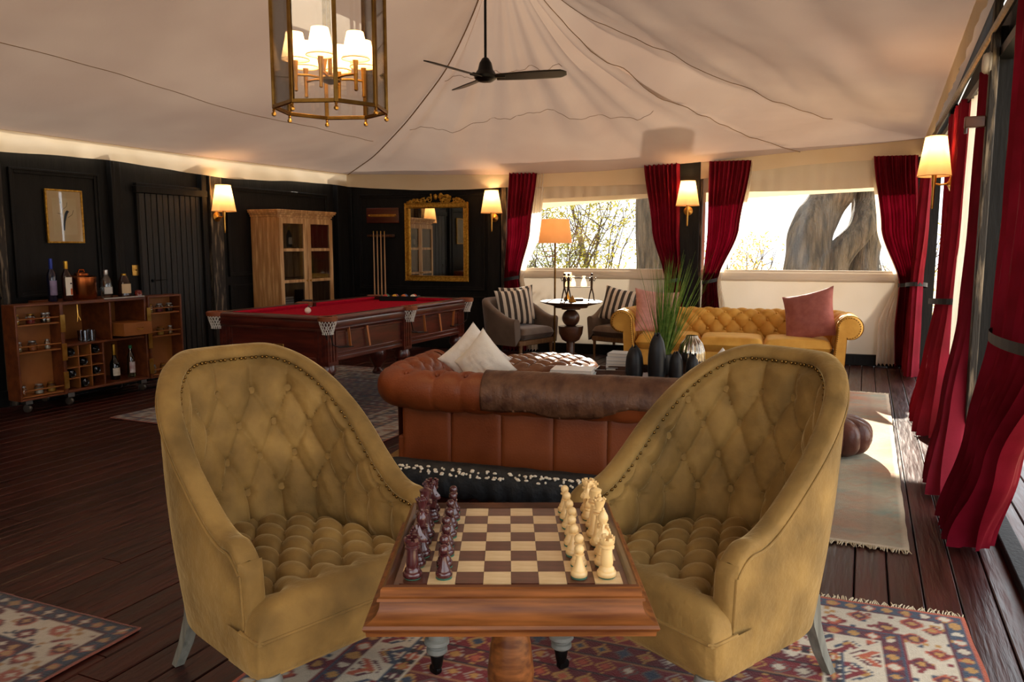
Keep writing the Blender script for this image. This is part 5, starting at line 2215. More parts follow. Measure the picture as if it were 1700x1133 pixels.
# ================================================================== pine glazed cabinet
ca = -1.897
cb = -.91
cof = .45
co_ = WL('A', (ca + cb) / 2, cof, 0)
cab = thing('pine_cabinet', 'tall old pine cabinet with glazed doors behind the pool table', 'cabinet', tuple(co_), ROT['A'])
CW, CH_, CDp = cb - ca, 1.84, .42
w2 = CW / 2
b = MB().b2(-w2, -w2 + .03, 0, CDp, .05, CH_ - .08).b2(w2 - .03, w2, 0, CDp, .05, CH_ - .08).b2(-w2 + .03, w2 - .03, CDp - .02, CDp, .05, CH_ - .08).b2(-w2 + .03, w2 - .03, 0, CDp, .05, .12).b2(-w2 + .03, w2 - .03, 0, CDp, CH_ - .12, CH_ - .08)
b.obj('body', PINE, cab, bevel=.004)
b = MB()
for k, (e, z0, z1) in enumerate(((.012, CH_ - .085, CH_ - .06), (.026, CH_ - .06, CH_ - .04), (.045, CH_ - .04, CH_ - .02), (.052, CH_ - .02, CH_))):
    b.b2(-w2 - e, w2 + e, -e, CDp, z0, z1)
b.obj('cornice', PINE, cab, bevel=.004)
b = MB()
for k in range(6):
    b.b2(-w2 - .004, -w2 + .002, .03 + k * .062, .03 + k * .062 + .054, .1, CH_ - .1)
b.obj('side_boards', PINE, cab, bevel=.003)
MB().b2(-w2, w2, .01, CDp, 0, .06).obj('plinth', PINE, cab, bevel=.004)
for z in (.62, 1.0, 1.38):
    MB().b2(-w2 + .03, w2 - .03, .03, CDp - .02, z - .012, z + .012).obj('shelf', PINE, cab)
for x0, x1 in ((-w2, -.004), (.004, w2)):
    st = .065
    z0, z1 = .12, CH_ - .10
    b = MB().b2(x0, x0 + st, -.022, 0, z0, z1).b2(x1 - st, x1, -.022, 0, z0, z1).b2(x0 + st, x1 - st, -.022, 0, z0, z0 + st).b2(x0 + st, x1 - st, -.022, 0, z1 - st, z1)
    hz_ = [.60, .98, 1.36]
    for z in hz_:
        b.b2(x0 + st, x1 - st, -.020, -.002, z - .018, z + .018)
    dr_ = b.obj('door', PINE, cab, bevel=.003)
    zs = [z0 + st] + hz_ + [z1 - st]
    for a_, c_ in zip(zs, zs[1:]):
        MB().b2(x0 + st, x1 - st, -.013, -.010, a_, c_).obj('pane', CLEAR, dr_)
    MB().ball((x1 - .03 if x0 < 0 else x0 + .03, -.035, .98), .013, 10, 8).obj('knob', BRASS, dr_)
# things in the cabinet


def cpt(x, y, z):
    p = co_ + RT['A'] * x - NI['A'] * y
    return Vector((p.x, p.y, z))


for k in range(5):
    o = book(['brown spine', 'dark red spine', 'grey spine', 'black spine', 'tan spine'][k] + ' book lying on the lower shelf of the pine cabinet', tuple(cpt(-.25, .2, .633 + k * .031)), ROT['A'] + R(3 * k - 6), .26, .19, .030,
             mk('book spine %d' % k, ['5a3a28', '5a1e1c', '6a665e', '1c1a1c', '9a7a54'][k], rough=.6), 'books in the pine cabinet')
bottle('decanter', 'clear decanter standing in the pine cabinet', tpt(0, 0, 0), .27, .06, GCL, MATS['silver stopper'], None, neck=.45, group='glassware in the pine cabinet').location = cpt(.22, .16, 1.013)
bottle('amber_bottle', 'amber bottle standing on the upper shelf of the pine cabinet', tpt(0, 0, 0), .26, .045, GBR, GOLDF, PAP, group='glassware in the pine cabinet').location = cpt(.18, .16, 1.393)
bottle('dark_bottle', 'slim dark bottle on the upper shelf of the pine cabinet', tpt(0, 0, 0), .24, .035, GDK, GOLDF, PAP, group='glassware in the pine cabinet').location = cpt(-.12, .16, 1.393)
for k in range(4):
    bk = MB().b2(-.013, .013, -.08, .08, 0, .22)
    o = bk.obj('upright_book', mk('book spine %d' % k, '444444'), loc=cpt(.10 + .04 * k, .2, .633), rz=ROT['A'])
    tag(o, '%s upright book on the lower shelf of the pine cabinet' % ['brown', 'dark red', 'grey', 'black'][k], 'book', 'upright books in the pine cabinet')

# ================================================================== wall of cues, scoreboard, mirror
mu0, mz0 = WP('C', 676, 466)
mu1, mz1 = WP('C', 782, 336)
mw, mh = mu1 - mu0, mz1 - mz0
mir = thing('gilt_mirror', 'large gilt framed mirror with carved crest on the black wall', 'mirror', tuple(WL('C', (mu0 + mu1) / 2, .045, mz0)), ROT['C'] - R(4))
t = .075
b = MB()
for (x0, x1, z0, z1) in ((-mw / 2, mw / 2, 0, t), (-mw / 2, mw / 2, mh - t, mh), (-mw / 2, -mw / 2 + t, t, mh - t), (mw / 2 - t, mw / 2, t, mh - t)):
    b.b2(x0, x1, -.03, 0, z0, z1)
    cx, cz_ = (x0 + x1) / 2, (z0 + z1) / 2
fo = b.obj('frame', GILT, mir, bevel=.01)
b = MB()
for e, rr in ((.006, .013), (t - .012, .009)):
    x, z0, z1 = mw / 2 - e, e, mh - e
    b.tube([(-x, -.034, z0), (x, -.034, z0), (x, -.034, z1), (-x, -.034, z1)], rr, 8, closed=True)
k = 0
per = []
for s in np.arange(0, 2 * (mw + mh), .03):
    if s < mw:
        p = (-mw / 2 + s, 0.006)
    elif s < mw + mh:
        p = (mw / 2 - .006, s - mw)
    elif s < 2 * mw + mh:
        p = (mw / 2 - (s - mw - mh), mh - .006)
    else:
        p = (-mw / 2 + .006, mh - (s - 2 * mw - mh))
    b.ball((p[0], -.04, p[1]), .010, 6, 5)
b.obj('beading', GILT, fo)
MB().b2(-mw / 2 + t - .01, mw / 2 - t + .01, -.012, -.006, t - .01, mh - t + .01).obj('mirror_glass', SILVER, mir, smooth=0)
b = MB()
rg = random.Random(3)
for k in range(64):
    u = rg.uniform(-1, 1)
    top = .11 * (1 - abs(u) ** 1.3) + .012
    z = mh + rg.uniform(0, 1) * top
    b.ball((u * mw * .46, -.03 + rg.uniform(-.008, .008), z), rg.uniform(.010, .022), 7, 5, rg.uniform(.7, 1.6), .6, rg.uniform(.7, 1.4))
for sg in (-1, 1):
    for q in range(4):
        c = sg * mw * (.10 + .10 * q)
        r0 = .045 - .007 * q
        b.tube([(c + r0 * (1 - i / 14) * math.cos(i * .7) * sg, -.035, mh + .035 - .006 * q + r0 * (1 - i / 14) * math.sin(i * .7)) for i in range(13)], .007, 6)
b.ball((0, -.035, mh + .075), .034, 12, 8, .8, .6, 1.2)
b.obj('crest', GILT, mir)
# scoreboard
s0, sz0 = WP('C', 610, 371)
s1, sz1 = WP('C', 663, 345)
sb_ = thing('scoreboard', 'small brown wooden scoreboard with brass slider on the black wall', 'scoreboard', tuple(WL('C', (s0 + s1) / 2, .005, sz0)), ROT['C'])
sw2, sh_ = (s1 - s0) / 2, sz1 - sz0
MB().b2(-sw2, sw2, -.025, 0, 0, sh_).obj('board', MAHOGX, sb_, bevel=.008)
MB().b2(-sw2 + .04, sw2 - .04, -.032, -.025, sh_ * .42, sh_ * .58).obj('slide_rail', BRASS, sb_, bevel=.002)
for sg in (-1, 1):
    MB().ball((sg * (sw2 - .045), -.036, sh_ * .5), .014, 10, 8).obj('pointer', BRASS, sb_)
# cue rack and cues
r0, rz0 = WP('C', 612, 392)
r1, _ = WP('C', 656, 392)
rk = thing('cue_rack', 'dark wooden cue rack bar on the black wall beside the mirror', 'rack', tuple(WL('C', (r0 + r1) / 2, .005, rz0)), ROT['C'])
rw = (r1 - r0) / 2
MB().b2(-rw, rw, -.05, 0, -.02, .02).obj('bar', DWOOD, rk, bevel=.006)
for k in range(6):
    x = lerp(-rw + .05, rw - .05, k / 5)
    MB().tube([(x - .02, -.05, 0), (x - .02, -.085, 0)], .005, 6).tube([(x + .02, -.05, 0), (x + .02, -.085, 0)], .005, 6).obj('clip', BRASS, rk)
CUE = mk('ash cue', 'c09060', 'd0a070', scale=8, rough=.35, stretch=(5, 5, .5))
nm = ['first cue in the wall rack counting from the corner', 'second cue in the wall rack counting from the corner', 'third cue in the wall rack counting from the corner', 'fourth cue in the wall rack, nearest the mirror']
for k, x in enumerate((620, 626, 632, 638)):
    u, z = WP('C', x, 388, .07)
    p = WL('C', u, .07, 0)
    cu = thing('pool_cue', nm[k], 'cue', tuple(p), ROT['C'], 'cues in the wall rack')
    MB().lathe([(.015, .012), (.0145, .4)], 12).obj('butt', DWOOD, cu)
    MB().lathe([(.0145, .4), (.007, z + .0)], 12).obj('shaft', CUE, cu)
    MB().lathe([(.0075, z), (.0075, z + .03), (.005, z + .035)], 10).obj('tip', BRASS, cu)
b = MB().b2(-.2, .2, -.12, -.0, 0, .012)
p = WL('C', WP('C', 629, 388, .07)[0], .01, 0)
o = b.obj('cue_shelf', DWOOD, loc=tuple(p), rz=ROT['C'])
tag(o, 'low dark shelf on the floor holding the cue butts', 'shelf')
# ================================================================== rugs, woven knot by knot
def step_diamond(x, y, a, b, q):
    x, y = math.floor(abs(x) / q) * q, math.floor(abs(y) / q) * q
    return x / a + y / b


def hsh(*k):
    return random.Random(hash(k) & 0xffffffff).random()


def c_(h):
    return srgb(h)[:3]


PAL_A = [c_(h) for h in ('8a2a2c', 'b8543a', '3c4a60', 'd8c8ae', 'c88a4a', '6a3040', '70756a')]


def persian(x, y, w, l, q=.011, worn=1.0, dim=1.0):
    """x, y from the middle of a rug w by l; a colour of the knot there"""
    e = min(w / 2 - abs(x), l / 2 - abs(y))
    # position along the border
    along = y if (w / 2 - abs(x)) < (l / 2 - abs(y)) else x
    red, blue, cream, ink, rust, plum = c_('7c2328'), c_('3a4658'), c_('cfc2aa'), c_('2a2226'), c_('b4583a'), c_('5a2430')
    gold = c_('b98a48')

    def cell(s, t, size, bg, alt, thick):
        """row of stepped flowers along s, t across the band centred on 0"""
        k = math.floor(s / size)
        sx = s - (k + .5) * size
        d = step_diamond(sx, t, size * .46, thick * .5, q)
        r = hsh(k, int(size * 1000))
        cols = [red, rust, blue, gold, plum]
        a, b = cols[int(r * 5)], cols[int((r * 17) % 5)]
        if d < .34:
            return cream if int(r * 9) % 2 else gold
        if d < .62:
            return a
        if d < .86:
            return b
        if 1.0 < d < 1.12:
            return alt
        return bg
    bands = [(.0, .012, 'line', rust), (.012, .022, 'line', ink), (.022, .085, 'small', blue), (.085, .094, 'line', plum), (.094, .101, 'line', cream), (.101, .27, 'big', cream), (.27, .278, 'line', red), (.278, .288, 'line', blue),
             (.288, .355, 'small', plum), (.355, .363, 'line', cream), (.363, .372, 'line', blue), (.372, .50, 'hook', cream), (.50, .508, 'line', red), (.508, .515, 'line', blue), (.515, .57, 'small', ink), (.57, .578, 'line', cream)]
    for a, b, kind, col in bands:
        if a <= e < b:
            t = e - (a + b) / 2
            if kind == 'line':
                return col
            if kind == 'small':
                return cell(along, t, .075, col, cream, b - a)
            if kind == 'big':
                k = math.floor(along / .105)
                t2 = t - (.038 if k % 2 else -.038)
                c = cell(along, t2, .105, cream, c_('b8a890'), (b - a) * .62)
                if c == cream and hsh(math.floor(along / .022), math.floor(e / .022), 3) > .88:
                    c = [red, blue, gold][int(hsh(math.floor(along / .022), 7) * 3)]
                return c
            if kind == 'hook':
                k = math.floor(along / .13)
                s = along - (k + .5) * .13
                z = abs(abs(math.floor(s / q) * q) + (1 if k % 2 else -1) * math.floor(t / q) * q * .9)
                if z < .018:
                    return [red, rust, blue][k % 3]
                if .03 < z < .044:
                    return [blue, plum, red][k % 3]
                if step_diamond(s, t, .02, .02, q) < .8:
                    return gold
                return cream
    # field: dense rows of medallions on red
    k = math.floor(y / .12)
    yy = y - (k + .5) * .12
    kx = math.floor((x + (.045 if k % 2 else 0)) / .09)
    xx = (x + (.045 if k % 2 else 0)) - (kx + .5) * .09
    d = step_diamond(xx, yy, .045, .06, q)
    r = hsh(k, kx, 21)
    cols = [red, plum, c_('8c3a30'), blue, c_('a07a48'), red]
    if d < .3:
        return [gold, cream, blue, rust][int(r * 4)]
    if d < .55:
        return cols[int(r * 6)]
    if d < .68:
        return [c_('a8988a'), c_('6a6058'), gold][int(r * 3)]
    if abs(yy) > .052:
        return ink if k % 2 else c_('a0704a')
    return [red, c_('641c22')][k % 2]


def toned(c, sat, val):
    g = .3 * c[0] + .6 * c[1] + .1 * c[2]
    return tuple(val * (g + (q - g) * sat) for q in c)


def faded(x, y, w, l, q=.012):
    e = min(w / 2 - abs(x), l / 2 - abs(y))
    base = Vector(c_('a89c80'))
    n1 = .5 + .5 * nz(x * 2.2, y * 2.2, 4)
    n2 = .5 + .5 * nz(x * 5, y * 9, 9)
    v = base.lerp(Vector(c_('a8744c')), max(0, min(1, (n1 - .42) * 3.2)))
    v = v.lerp(Vector(c_('87927e')), max(0, min(1, (n2 - .5) * 2.6)))
    if .16 < e < .19 or .34 < e < .36:
        v = v.lerp(Vector(c_('8a7a66')), .25)
    k = step_diamond((x % .22) - .11, (y % .30) - .15, .09, .12, q)
    if .55 < k < .85:
        v = v.lerp(Vector(c_('b08060')), .35)
    if e < .02:
        v = Vector(c_('c8b89a'))
    return tuple(v)


def rug(name, label, loc, rz, w, l, pat, res, fringe=None, z=.004, th=.006, worn=.22):
    """w along local x, l along local y; loc is the middle"""
    nx, ny = int(w / res), int(l / res)
    b = MB()
    cols = []

    def f(u, v):
        x, y = (u - .5) * w, (v - .5) * l
        cc = pat(x, y)
        k = 1 + worn * (nz(x * 3, y * 3, 7) + .6 * hsh(int(u * nx), int(v * ny)) - .3)
        cols.append((*[max(0, q * k) for q in cc], 1))
        wob = .006 * nz(y * 5, 2) * (abs(2 * u - 1) ** 6)
        wob2 = .006 * nz(x * 5, 5) * (abs(2 * v - 1) ** 6)
        return (x + wob, y + wob2, th + .0012 * nz(x * 40, y * 40))
    b.grid(f, nx, ny)
    n = len(b.v)
    # rolled-down edge so the rug has thickness
    ed = [i for i in range(nx + 1)] + [(j + 1) * (nx + 1) - 1 for j in range(1, ny + 1)] + [ny * (nx + 1) + i for i in range(nx - 1, -1, -1)] + [j * (nx + 1) for j in range(ny - 1, 0, -1)]
    o = len(b.v)
    for i in ed:
        p = b.v[i]
        b.v.append((p[0] * 1.001, p[1] * 1.001, 0))
        cols.append(cols[i])
    m = len(ed)
    for i in range(m):
        b.f.append((ed[i], ed[(i + 1) % m], o + (i + 1) % m, o + i))
    b.col = cols
    if fringe:
        ro = thing(name, label, 'rug', (loc[0], loc[1], z), rz)
        b.obj('pile', RUGM, ro, fix=False, smooth=80)
    else:
        ro = b.obj(name, RUGM, loc=(loc[0], loc[1], z), rz=rz, fix=False, smooth=80)
        tag(ro, label, 'rug')
    if fringe:
        for sg in fringe:
            fb = MB()
            rg = random.Random(int(w * 100))
            x = -w / 2
            while x < w / 2:
                ln = rg.uniform(.03, .05)
                dx = rg.uniform(-.012, .02)
                fb.tube([(x, sg * l / 2, .004), (x + dx * .5, sg * (l / 2 + ln * .5), .005), (x + dx, sg * (l / 2 + ln), .002)], [.0032, .003, .002], 5, False)
                x += .0085
            o = fb.obj('fringe', mk('rug fringe', 'c8b898', rough=.95), ro)
            o['kind'] = 'stuff'
    return ro


RUGM = mk_attr('wool pile')


def rug_from_corner(c, a, ux, uy, w, l, **k):
    """c: a corner; local x runs along ux, local y along uy (unit vectors at right angles)"""
    m = Vector(c) + ux * w / 2 + uy * l / 2
    return m


# large rug below the chess table: corner at (1600,1030), far edge runs left, side edge runs to the camera
tc_ = P(1600, 1030)
ay = R(21)
ux = Vector((math.cos(ay), -math.sin(ay), 0))       # to the right
uy = Vector((math.sin(ay), math.cos(ay), 0))        # away
w_, l_ = 2.30, 2.6
m = tc_ - ux * w_ / 2 - uy * l_ / 2
rug('persian_rug', 'large red and cream patterned rug below the chess table', m, -ay, w_, l_, lambda x, y: toned(persian(x * 1.15, y * 1.15, w_ * 1.15, l_ * 1.15, .010), 1.0, .95), .0098, fringe=(1,))
# second patterned rug at the other side
tc2 = P(233, 1047)
ay2 = R(23)
ux2, uy2 = Vector((math.cos(ay2), -math.sin(ay2), 0)), Vector((math.sin(ay2), math.cos(ay2), 0))
w2_, l2_ = 1.7, 2.0
m = tc2 - ux2 * w2_ / 2 - uy2 * l2_ / 2
rug('persian_rug', 'dark red patterned rug alone on the bare floor below the drinks trunk', m, -ay2, w2_, l2_, lambda x, y: toned(persian(x * 1.15, y * 1.15, w2_ * 1.15, l2_ * 1.15, .010), .8, .6), .0115)
# faded runner beside the curtained wall
nr, fr2 = P(1510, 918), P(1475, 656)
dy = (fr2 - nr).normalized()
dx = Vector((dy.y, -dy.x, 0))
w3, l3 = 1.15, (fr2 - nr).length
m = (nr + fr2) / 2 - dx * w3 / 2
rug('faded_runner', 'long faded sand coloured runner beside the curtained wall', m, math.atan2(dx.y, dx.x), w3, l3, lambda x, y: faded(x, y, w3, l3), .016, fringe=(-1, 1))
# red rug under the pool table
m = Vector((pcn.x, pcn.y, 0)) - pya * .15
rug('pool_rug', 'dark red rug spread under the pool table', m, prz, 2.5, 3.1, lambda x, y: toned(persian(x, y, 2.5, 3.1), .8, .55), .022)
# woven tan rug under the leather sofa
TANR = mk('woven jute', '8a6a42', 'a88450', scale=60, rough=.95, bump=.5, bscale=120)
m = lsp(-.28, .5, 0)
o = MB().b2(-.95, .95, -1.0, 1.0, 0, .008).obj('jute_rug', TANR, loc=(m.x, m.y, .003), rz=srz, bevel=.003)
tag(o, 'plain tan woven rug under the leather sofa and coffee table', 'rug')

# ================================================================== curtains
def curtain(name, label, wall, keys, mat, group, pleats=9, seed=0, tie=None, cat='curtain', parent=None, res=None):
    """keys: (z, u0, u1, offset from wall, fold depth) from the top down"""
    zs = np.array([k[0] for k in keys])[::-1]
    arr = np.array([k[1:] for k in keys])[::-1]
    z0, z1 = zs[0], zs[-1]
    nu = pleats * 14
    nv = 70

    def at(z):
        # smooth interpolation between keys
        i = int(np.searchsorted(zs, z)) - 1
        i = max(0, min(len(zs) - 2, i))
        t = (z - zs[i]) / (zs[i + 1] - zs[i])
        t = max(0, min(1, t))
        t = t * t * (3 - 2 * t) * .6 + t * .4
        return arr[i] * (1 - t) + arr[i + 1] * t

    def f(u, v):
        z = lerp(z1, z0, v)
        a0, a1, of, am = at(z)
        ph = u * pleats * 2 * PI + .9 * nz(u * 3 + seed, z * .7, seed) * 2
        fold = am * (math.sin(ph) + .35 * math.sin(2.3 * ph + seed + z * .8))
        uu = lerp(a0, a1, u) + .15 * am * math.cos(ph)
        p = WL(wall, uu, of + fold, z - .012 * (v > .99) * math.sin(ph))
        return p
    b = MB().grid(f, nu, nv)
    if tie is None:
        o = b.obj(name, mat, fix=False, smooth=80)
        return tag(o, label, cat, group)
    ro = thing(name, label, cat, tuple(WL(wall, (keys[-1][1] + keys[-1][2]) / 2, keys[-1][3], keys[-1][0])), 0, group)
    ml = Matrix.Translation(ro.location).inverted()
    b.xf(ml).obj('drape', mat, ro, fix=False, smooth=80)
    z, a0, a1, of, am = tie
    tb_ = MB()
    ring = []
    for k in range(28):
        t = 2 * PI * k / 28
        ring.append(WL(wall, (a0 + a1) / 2 + (a1 - a0) / 2 * 1.06 * math.cos(t), of + (am * 1.5 + .012) * math.sin(t), z + .02 * math.cos(t)))
    for k in range(28):
        p, q = ring[k], ring[(k + 1) % 28]
        h = Vector((0, 0, .022))
        tb_.add([p - h, q - h, q + h, p + h], [(0, 1, 2, 3)])
    tb_.xf(ml).obj('tie_band', TIEB, ro)
    return ro


def uCx(x, y):
    return WP('C', x, y, .12)[0]


GRP = 'red velvet curtains'
# far wall: k = pixel columns at (top, tie, floor)


def ccurt(label, top, tiez, bot, seed, n, sheer=None, zb=.03):
    zt, ztie = 2.42, .98
    k = [(zt, uCx(top[0], 300), uCx(top[1], 300), .13, .022), (1.6, uCx(*(top[2], 380)), uCx(top[3], 380), .13, .028), (ztie, uCx(tiez[0], 470), uCx(tiez[1], 470), .13, .035), (.5, uCx(bot[0], 540), uCx(bot[1], 540), .14, .035), (zb, uCx(bot[0], 600), uCx(bot[1], 600), .14, .04)]
    t = (ztie, uCx(tiez[0], 470), uCx(tiez[1], 470), .13, .055)
    return curtain('red_curtain', label, 'C', k, REDV, GRP, n, seed, t)


ccurt('red velvet curtain beside the mirror wall sconce, left of the first window', (846, 892, 842, 880), (838, 862), (836, 876), 1, 7)
ccurt('red velvet curtain right of the first window, hung by the middle post', (1068, 1128, 1082, 1128), (1104, 1130), (1100, 1134), 2, 8)
ccurt('red velvet curtain left of the second window, hung by the middle post', (1176, 1246, 1174, 1226), (1166, 1190), (1162, 1194), 3, 9)
ccurt('red velvet curtain in the corner at the end of the second window', (1448, 1522, 1462, 1524), (1492, 1526), (1484, 1526), 4, 10)


def csheer(label, top, tiez, bot, seed, n):
    zt, ztie = 2.40, .98
    k = [(zt, uCx(top[0], 300), uCx(top[1], 300), .085, .012), (1.6, uCx(top[2], 380), uCx(top[3], 380), .085, .014), (ztie, uCx(tiez[0], 470), uCx(tiez[1], 470), .09, .016), (.5, uCx(bot[0], 540), uCx(bot[1], 540), .09, .02), (.03, uCx(bot[0] - (4 if bot[2] < 0 else 0), 600), uCx(bot[1] + (4 if bot[2] > 0 else 0), 600), .095, .022)]
    return curtain('white_lining', label, 'C', k, SHEER, 'white curtain linings', n, seed)


csheer('white lining peeking out beside the red curtain nearest the mirror', (886, 904, 872, 896), (858, 868), (868, 888, 1), 5, 5)
csheer('white lining of the curtain left of the second window', (1236, 1250, 1218, 1234), (1184, 1196), (1188, 1206, 1), 6, 5)
csheer('white lining of the corner curtain at the end of the second window', (1446, 1456, 1456, 1466), (1486, 1496), (1458, 1488, -1), 7, 5)
# curtained wall


def dcurt(label, keys, seed, n, tie=True, mat=None, name='red_curtain', grp=GRP):
    t = None
    if tie:
        k = keys[2]
        t = (k[0], k[1], k[2], k[3], k[4] * 1.45)
    return curtain(name, label, 'D', keys, mat or REDV, grp, n, seed, t)


dcurt('red velvet curtain in the far corner of the curtained wall behind the sconce', [(2.45, .28, 1.05, .08, .03), (1.6, .28, .95, .09, .04), (.98, .30, .65, .10, .045), (.5, .28, .85, .11, .05), (.03, .28, 1.0, .12, .055)], 11, 9)
dcurt('red velvet curtain with white lining just past the wall sconce post', [(2.45, 2.6, 3.7, .02, .035), (1.6, 2.65, 3.6, .02, .045), (.98, 2.85, 3.5, .03, .05), (.5, 2.85, 3.65, .07, .07), (.03, 2.85, 3.85, .11, .10)], 12, 8)
dcurt('white lining hanging behind the tied curtain past the sconce post', [(2.45, 3.6, 4.45, -.01, .015), (1.6, 3.5, 4.45, -.01, .018), (.98, 3.5, 4.4, .0, .02), (.5, 3.7, 4.25, .01, .025), (.03, 3.85, 4.25, .02, .03)], 13, 6, False, SHEER, 'white_lining', 'white curtain linings')
dcurt('dark red curtain bunched before the pale wooden post', [(2.45, 4.55, 4.86, .02, .025), (1.6, 4.62, 4.92, .03, .03), (.98, 4.68, 5.0, .05, .035), (.5, 4.75, 5.1, .10, .05), (.03, 4.85, 5.35, .17, .06)], 14, 6, False)
dcurt('nearest red velvet curtain with black tie band', [(2.75, 5.75, 7.6, .0, .035), (1.6, 5.8, 7.4, .0, .04), (1.03, 5.85, 7.0, .01, .045), (.5, 5.75, 6.5, .06, .06), (.03, 5.6, 6.15, .12, .08)], 15, 11)

# ================================================================== lamps
SHADE = mk_cloth('pleated lamp shade', 'e8d2a8', 'f0dcb8', scale=6, transl=.55, bump=0, glow='ff9044', gstr=.8)
SHADEW = mk_cloth('small white shade', 'f4e6cc', 'f8ecd8', scale=6, transl=.55, bump=0, glow='ffb866', gstr=1.9)
SHADEO = mk_cloth('tan lamp shade', 'd8a878', 'e0b284', scale=6, transl=.4, bump=0, glow='ffa050', gstr=.28)
BULB = mk('lit bulb', 'fff0d0', emit='ffd090', estr=30.0)


def shade_mesh(r0, r1, z0, z1, n=40, pleat=.0, sides=None):
    b = MB()

    def f(u, v):
        a = 2 * PI * u
        r = lerp(r0, r1, v) * (1 + pleat * math.sin(a * n / 2))
        if sides:
            k = (a + PI / sides) % (2 * PI / sides) - PI / sides
            r = r * math.cos(PI / sides) / math.cos(k) * .5 + r * .5
        return (r * math.cos(a), r * math.sin(a), lerp(z0, z1, v))
    return b.grid(f, 72, 6, cu=True)


def lamp(par, loc, power, r=.03, col=(1, .62, .28)):
    l = bpy.data.lights.new('bulb_light', 'POINT')
    l.energy = power
    l.shadow_soft_size = r
    l.color = col
    o = bpy.data.objects.new('bulb_light', l)
    COL.objects.link(o)
    o.parent = par
    o.location = loc
    return o


def sconce(label, wall, x, y, of=.06, power=5.5, sc=1.0):
    """x, y: the middle of the shade in the picture"""
    u, z = WP(wall, x, y, of + .12)
    p = WL(wall, u, of, z)
    ro = thing('wall_sconce', label, 'wall lamp', tuple(p), ROT[wall], 'brass wall sconces')
    ro.scale = (sc, sc, sc)
    h = .155
    yo = -.12
    b = shade_mesh(.148, .092, -h, h * .9, 60, .006, 6)
    b.v = [(q[0], q[1] * .8 + yo, q[2]) for q in b.v]
    o = b.obj('lamp_shade', SHADE, ro, smooth=60, fix=False)
    for zz, r in ((-h, .149), (h * .9, .093)):
        ring = shade_mesh(r, r, 0, 0.001, 60, 0, 6)
        pts = [(q[0], q[1] * .8 + yo, zz) for q in ring.v[:72]]
        MB().tube(pts, .003, 5, closed=True).obj('shade_trim', mk('shade trim', 'c89a5c', rough=.7), o)
    MB().lathe([(.05, -.014), (.054, -.006), (.054, 0), (.02, .012), (.012, .02)], 24, (0, -.012, -h - .06), True, (0, -1, 0)).obj('wall_plate', BRASS, ro)
    MB().tube([(0, -.02, -h - .06), (0, -.08, -h - .065), (0, yo, -h - .055), (0, yo, -h + .03)], .008, 10).obj('arm', BRASS, ro)
    MB().lathe([(.004, -.40), (.009, -.39), (.010, -.36), (.012, -.24), (.016, -.20), (.018, -h - .0), (.02, -h + .02)], 14, (0, yo, 0)).obj('candle_stem', BRASS, ro)
    MB().ball((0, yo, .01), .026, 12, 8, 1, 1, 1.3).obj('bulb', BULB, ro)
    lamp(ro, (0, yo, .06), power)
    return ro


sconce('lit brass sconce on the black wall between the plank door and pine cabinet', 'A', 371, 328)
sconce('lit brass sconce on the black wall beside the gilt mirror', 'C', 816, 334, .06)
sconce('lit brass sconce on the middle post between the two windows', 'C', 1142, 320, .12)
sconce('lit brass sconce on the dark post of the curtained wall', 'D', 1553, 258, .06)

# ---- floor lamp
fy = 9.55
fp = Q(921, 500, fy)
zt_, zb_ = Q(921, 364, fy).z, Q(921, 404, fy).z
fl_ = thing('floor_lamp', 'tall floor lamp with tan drum shade before the first window', 'floor lamp', (fp.x, fy, 0))
MB().lathe([(.14, 0), (.145, .006), (.14, .016), (.03, .024), (.014, .05), (.010, .06)], 30).obj('base', BLACKM, fl_)
MB().lathe([(.012, .05), (.011, zb_ - .04), (.014, zb_ - .03), (.014, zb_ + .02)], 14).obj('pole', DKBRASS, fl_)
MB().tube([(0, 0, zb_ - .10), (-.16, 0, zb_ - .10), (-.16, 0, zb_ - .16), (0, 0, zb_ - .16)], .006, 8).obj('swing_arm', DKBRASS, fl_)
o = shade_mesh(.205, .165, zb_, zt_, 40).obj('lamp_shade', SHADEO, fl_, smooth=60, fix=False)
MB().ball((0, 0, (zb_ + zt_) / 2), .03, 12, 8).obj('bulb', mk('dim bulb', 'ffe8c0', emit='ffb060', estr=4), fl_)
lamp(fl_, (0, 0, (zb_ + zt_) / 2 + .05), 2.0)

# ---- figurine lamp and little lamp on the pedestal table
FIG = mk('cast bronze', '2c2018', '4a3626', scale=20, rough=.4, metal=.7)


def fig_at(x, y=0.0):
    return Vector((Q(x, 495, 9.05).x - pt_.x, y, 0))


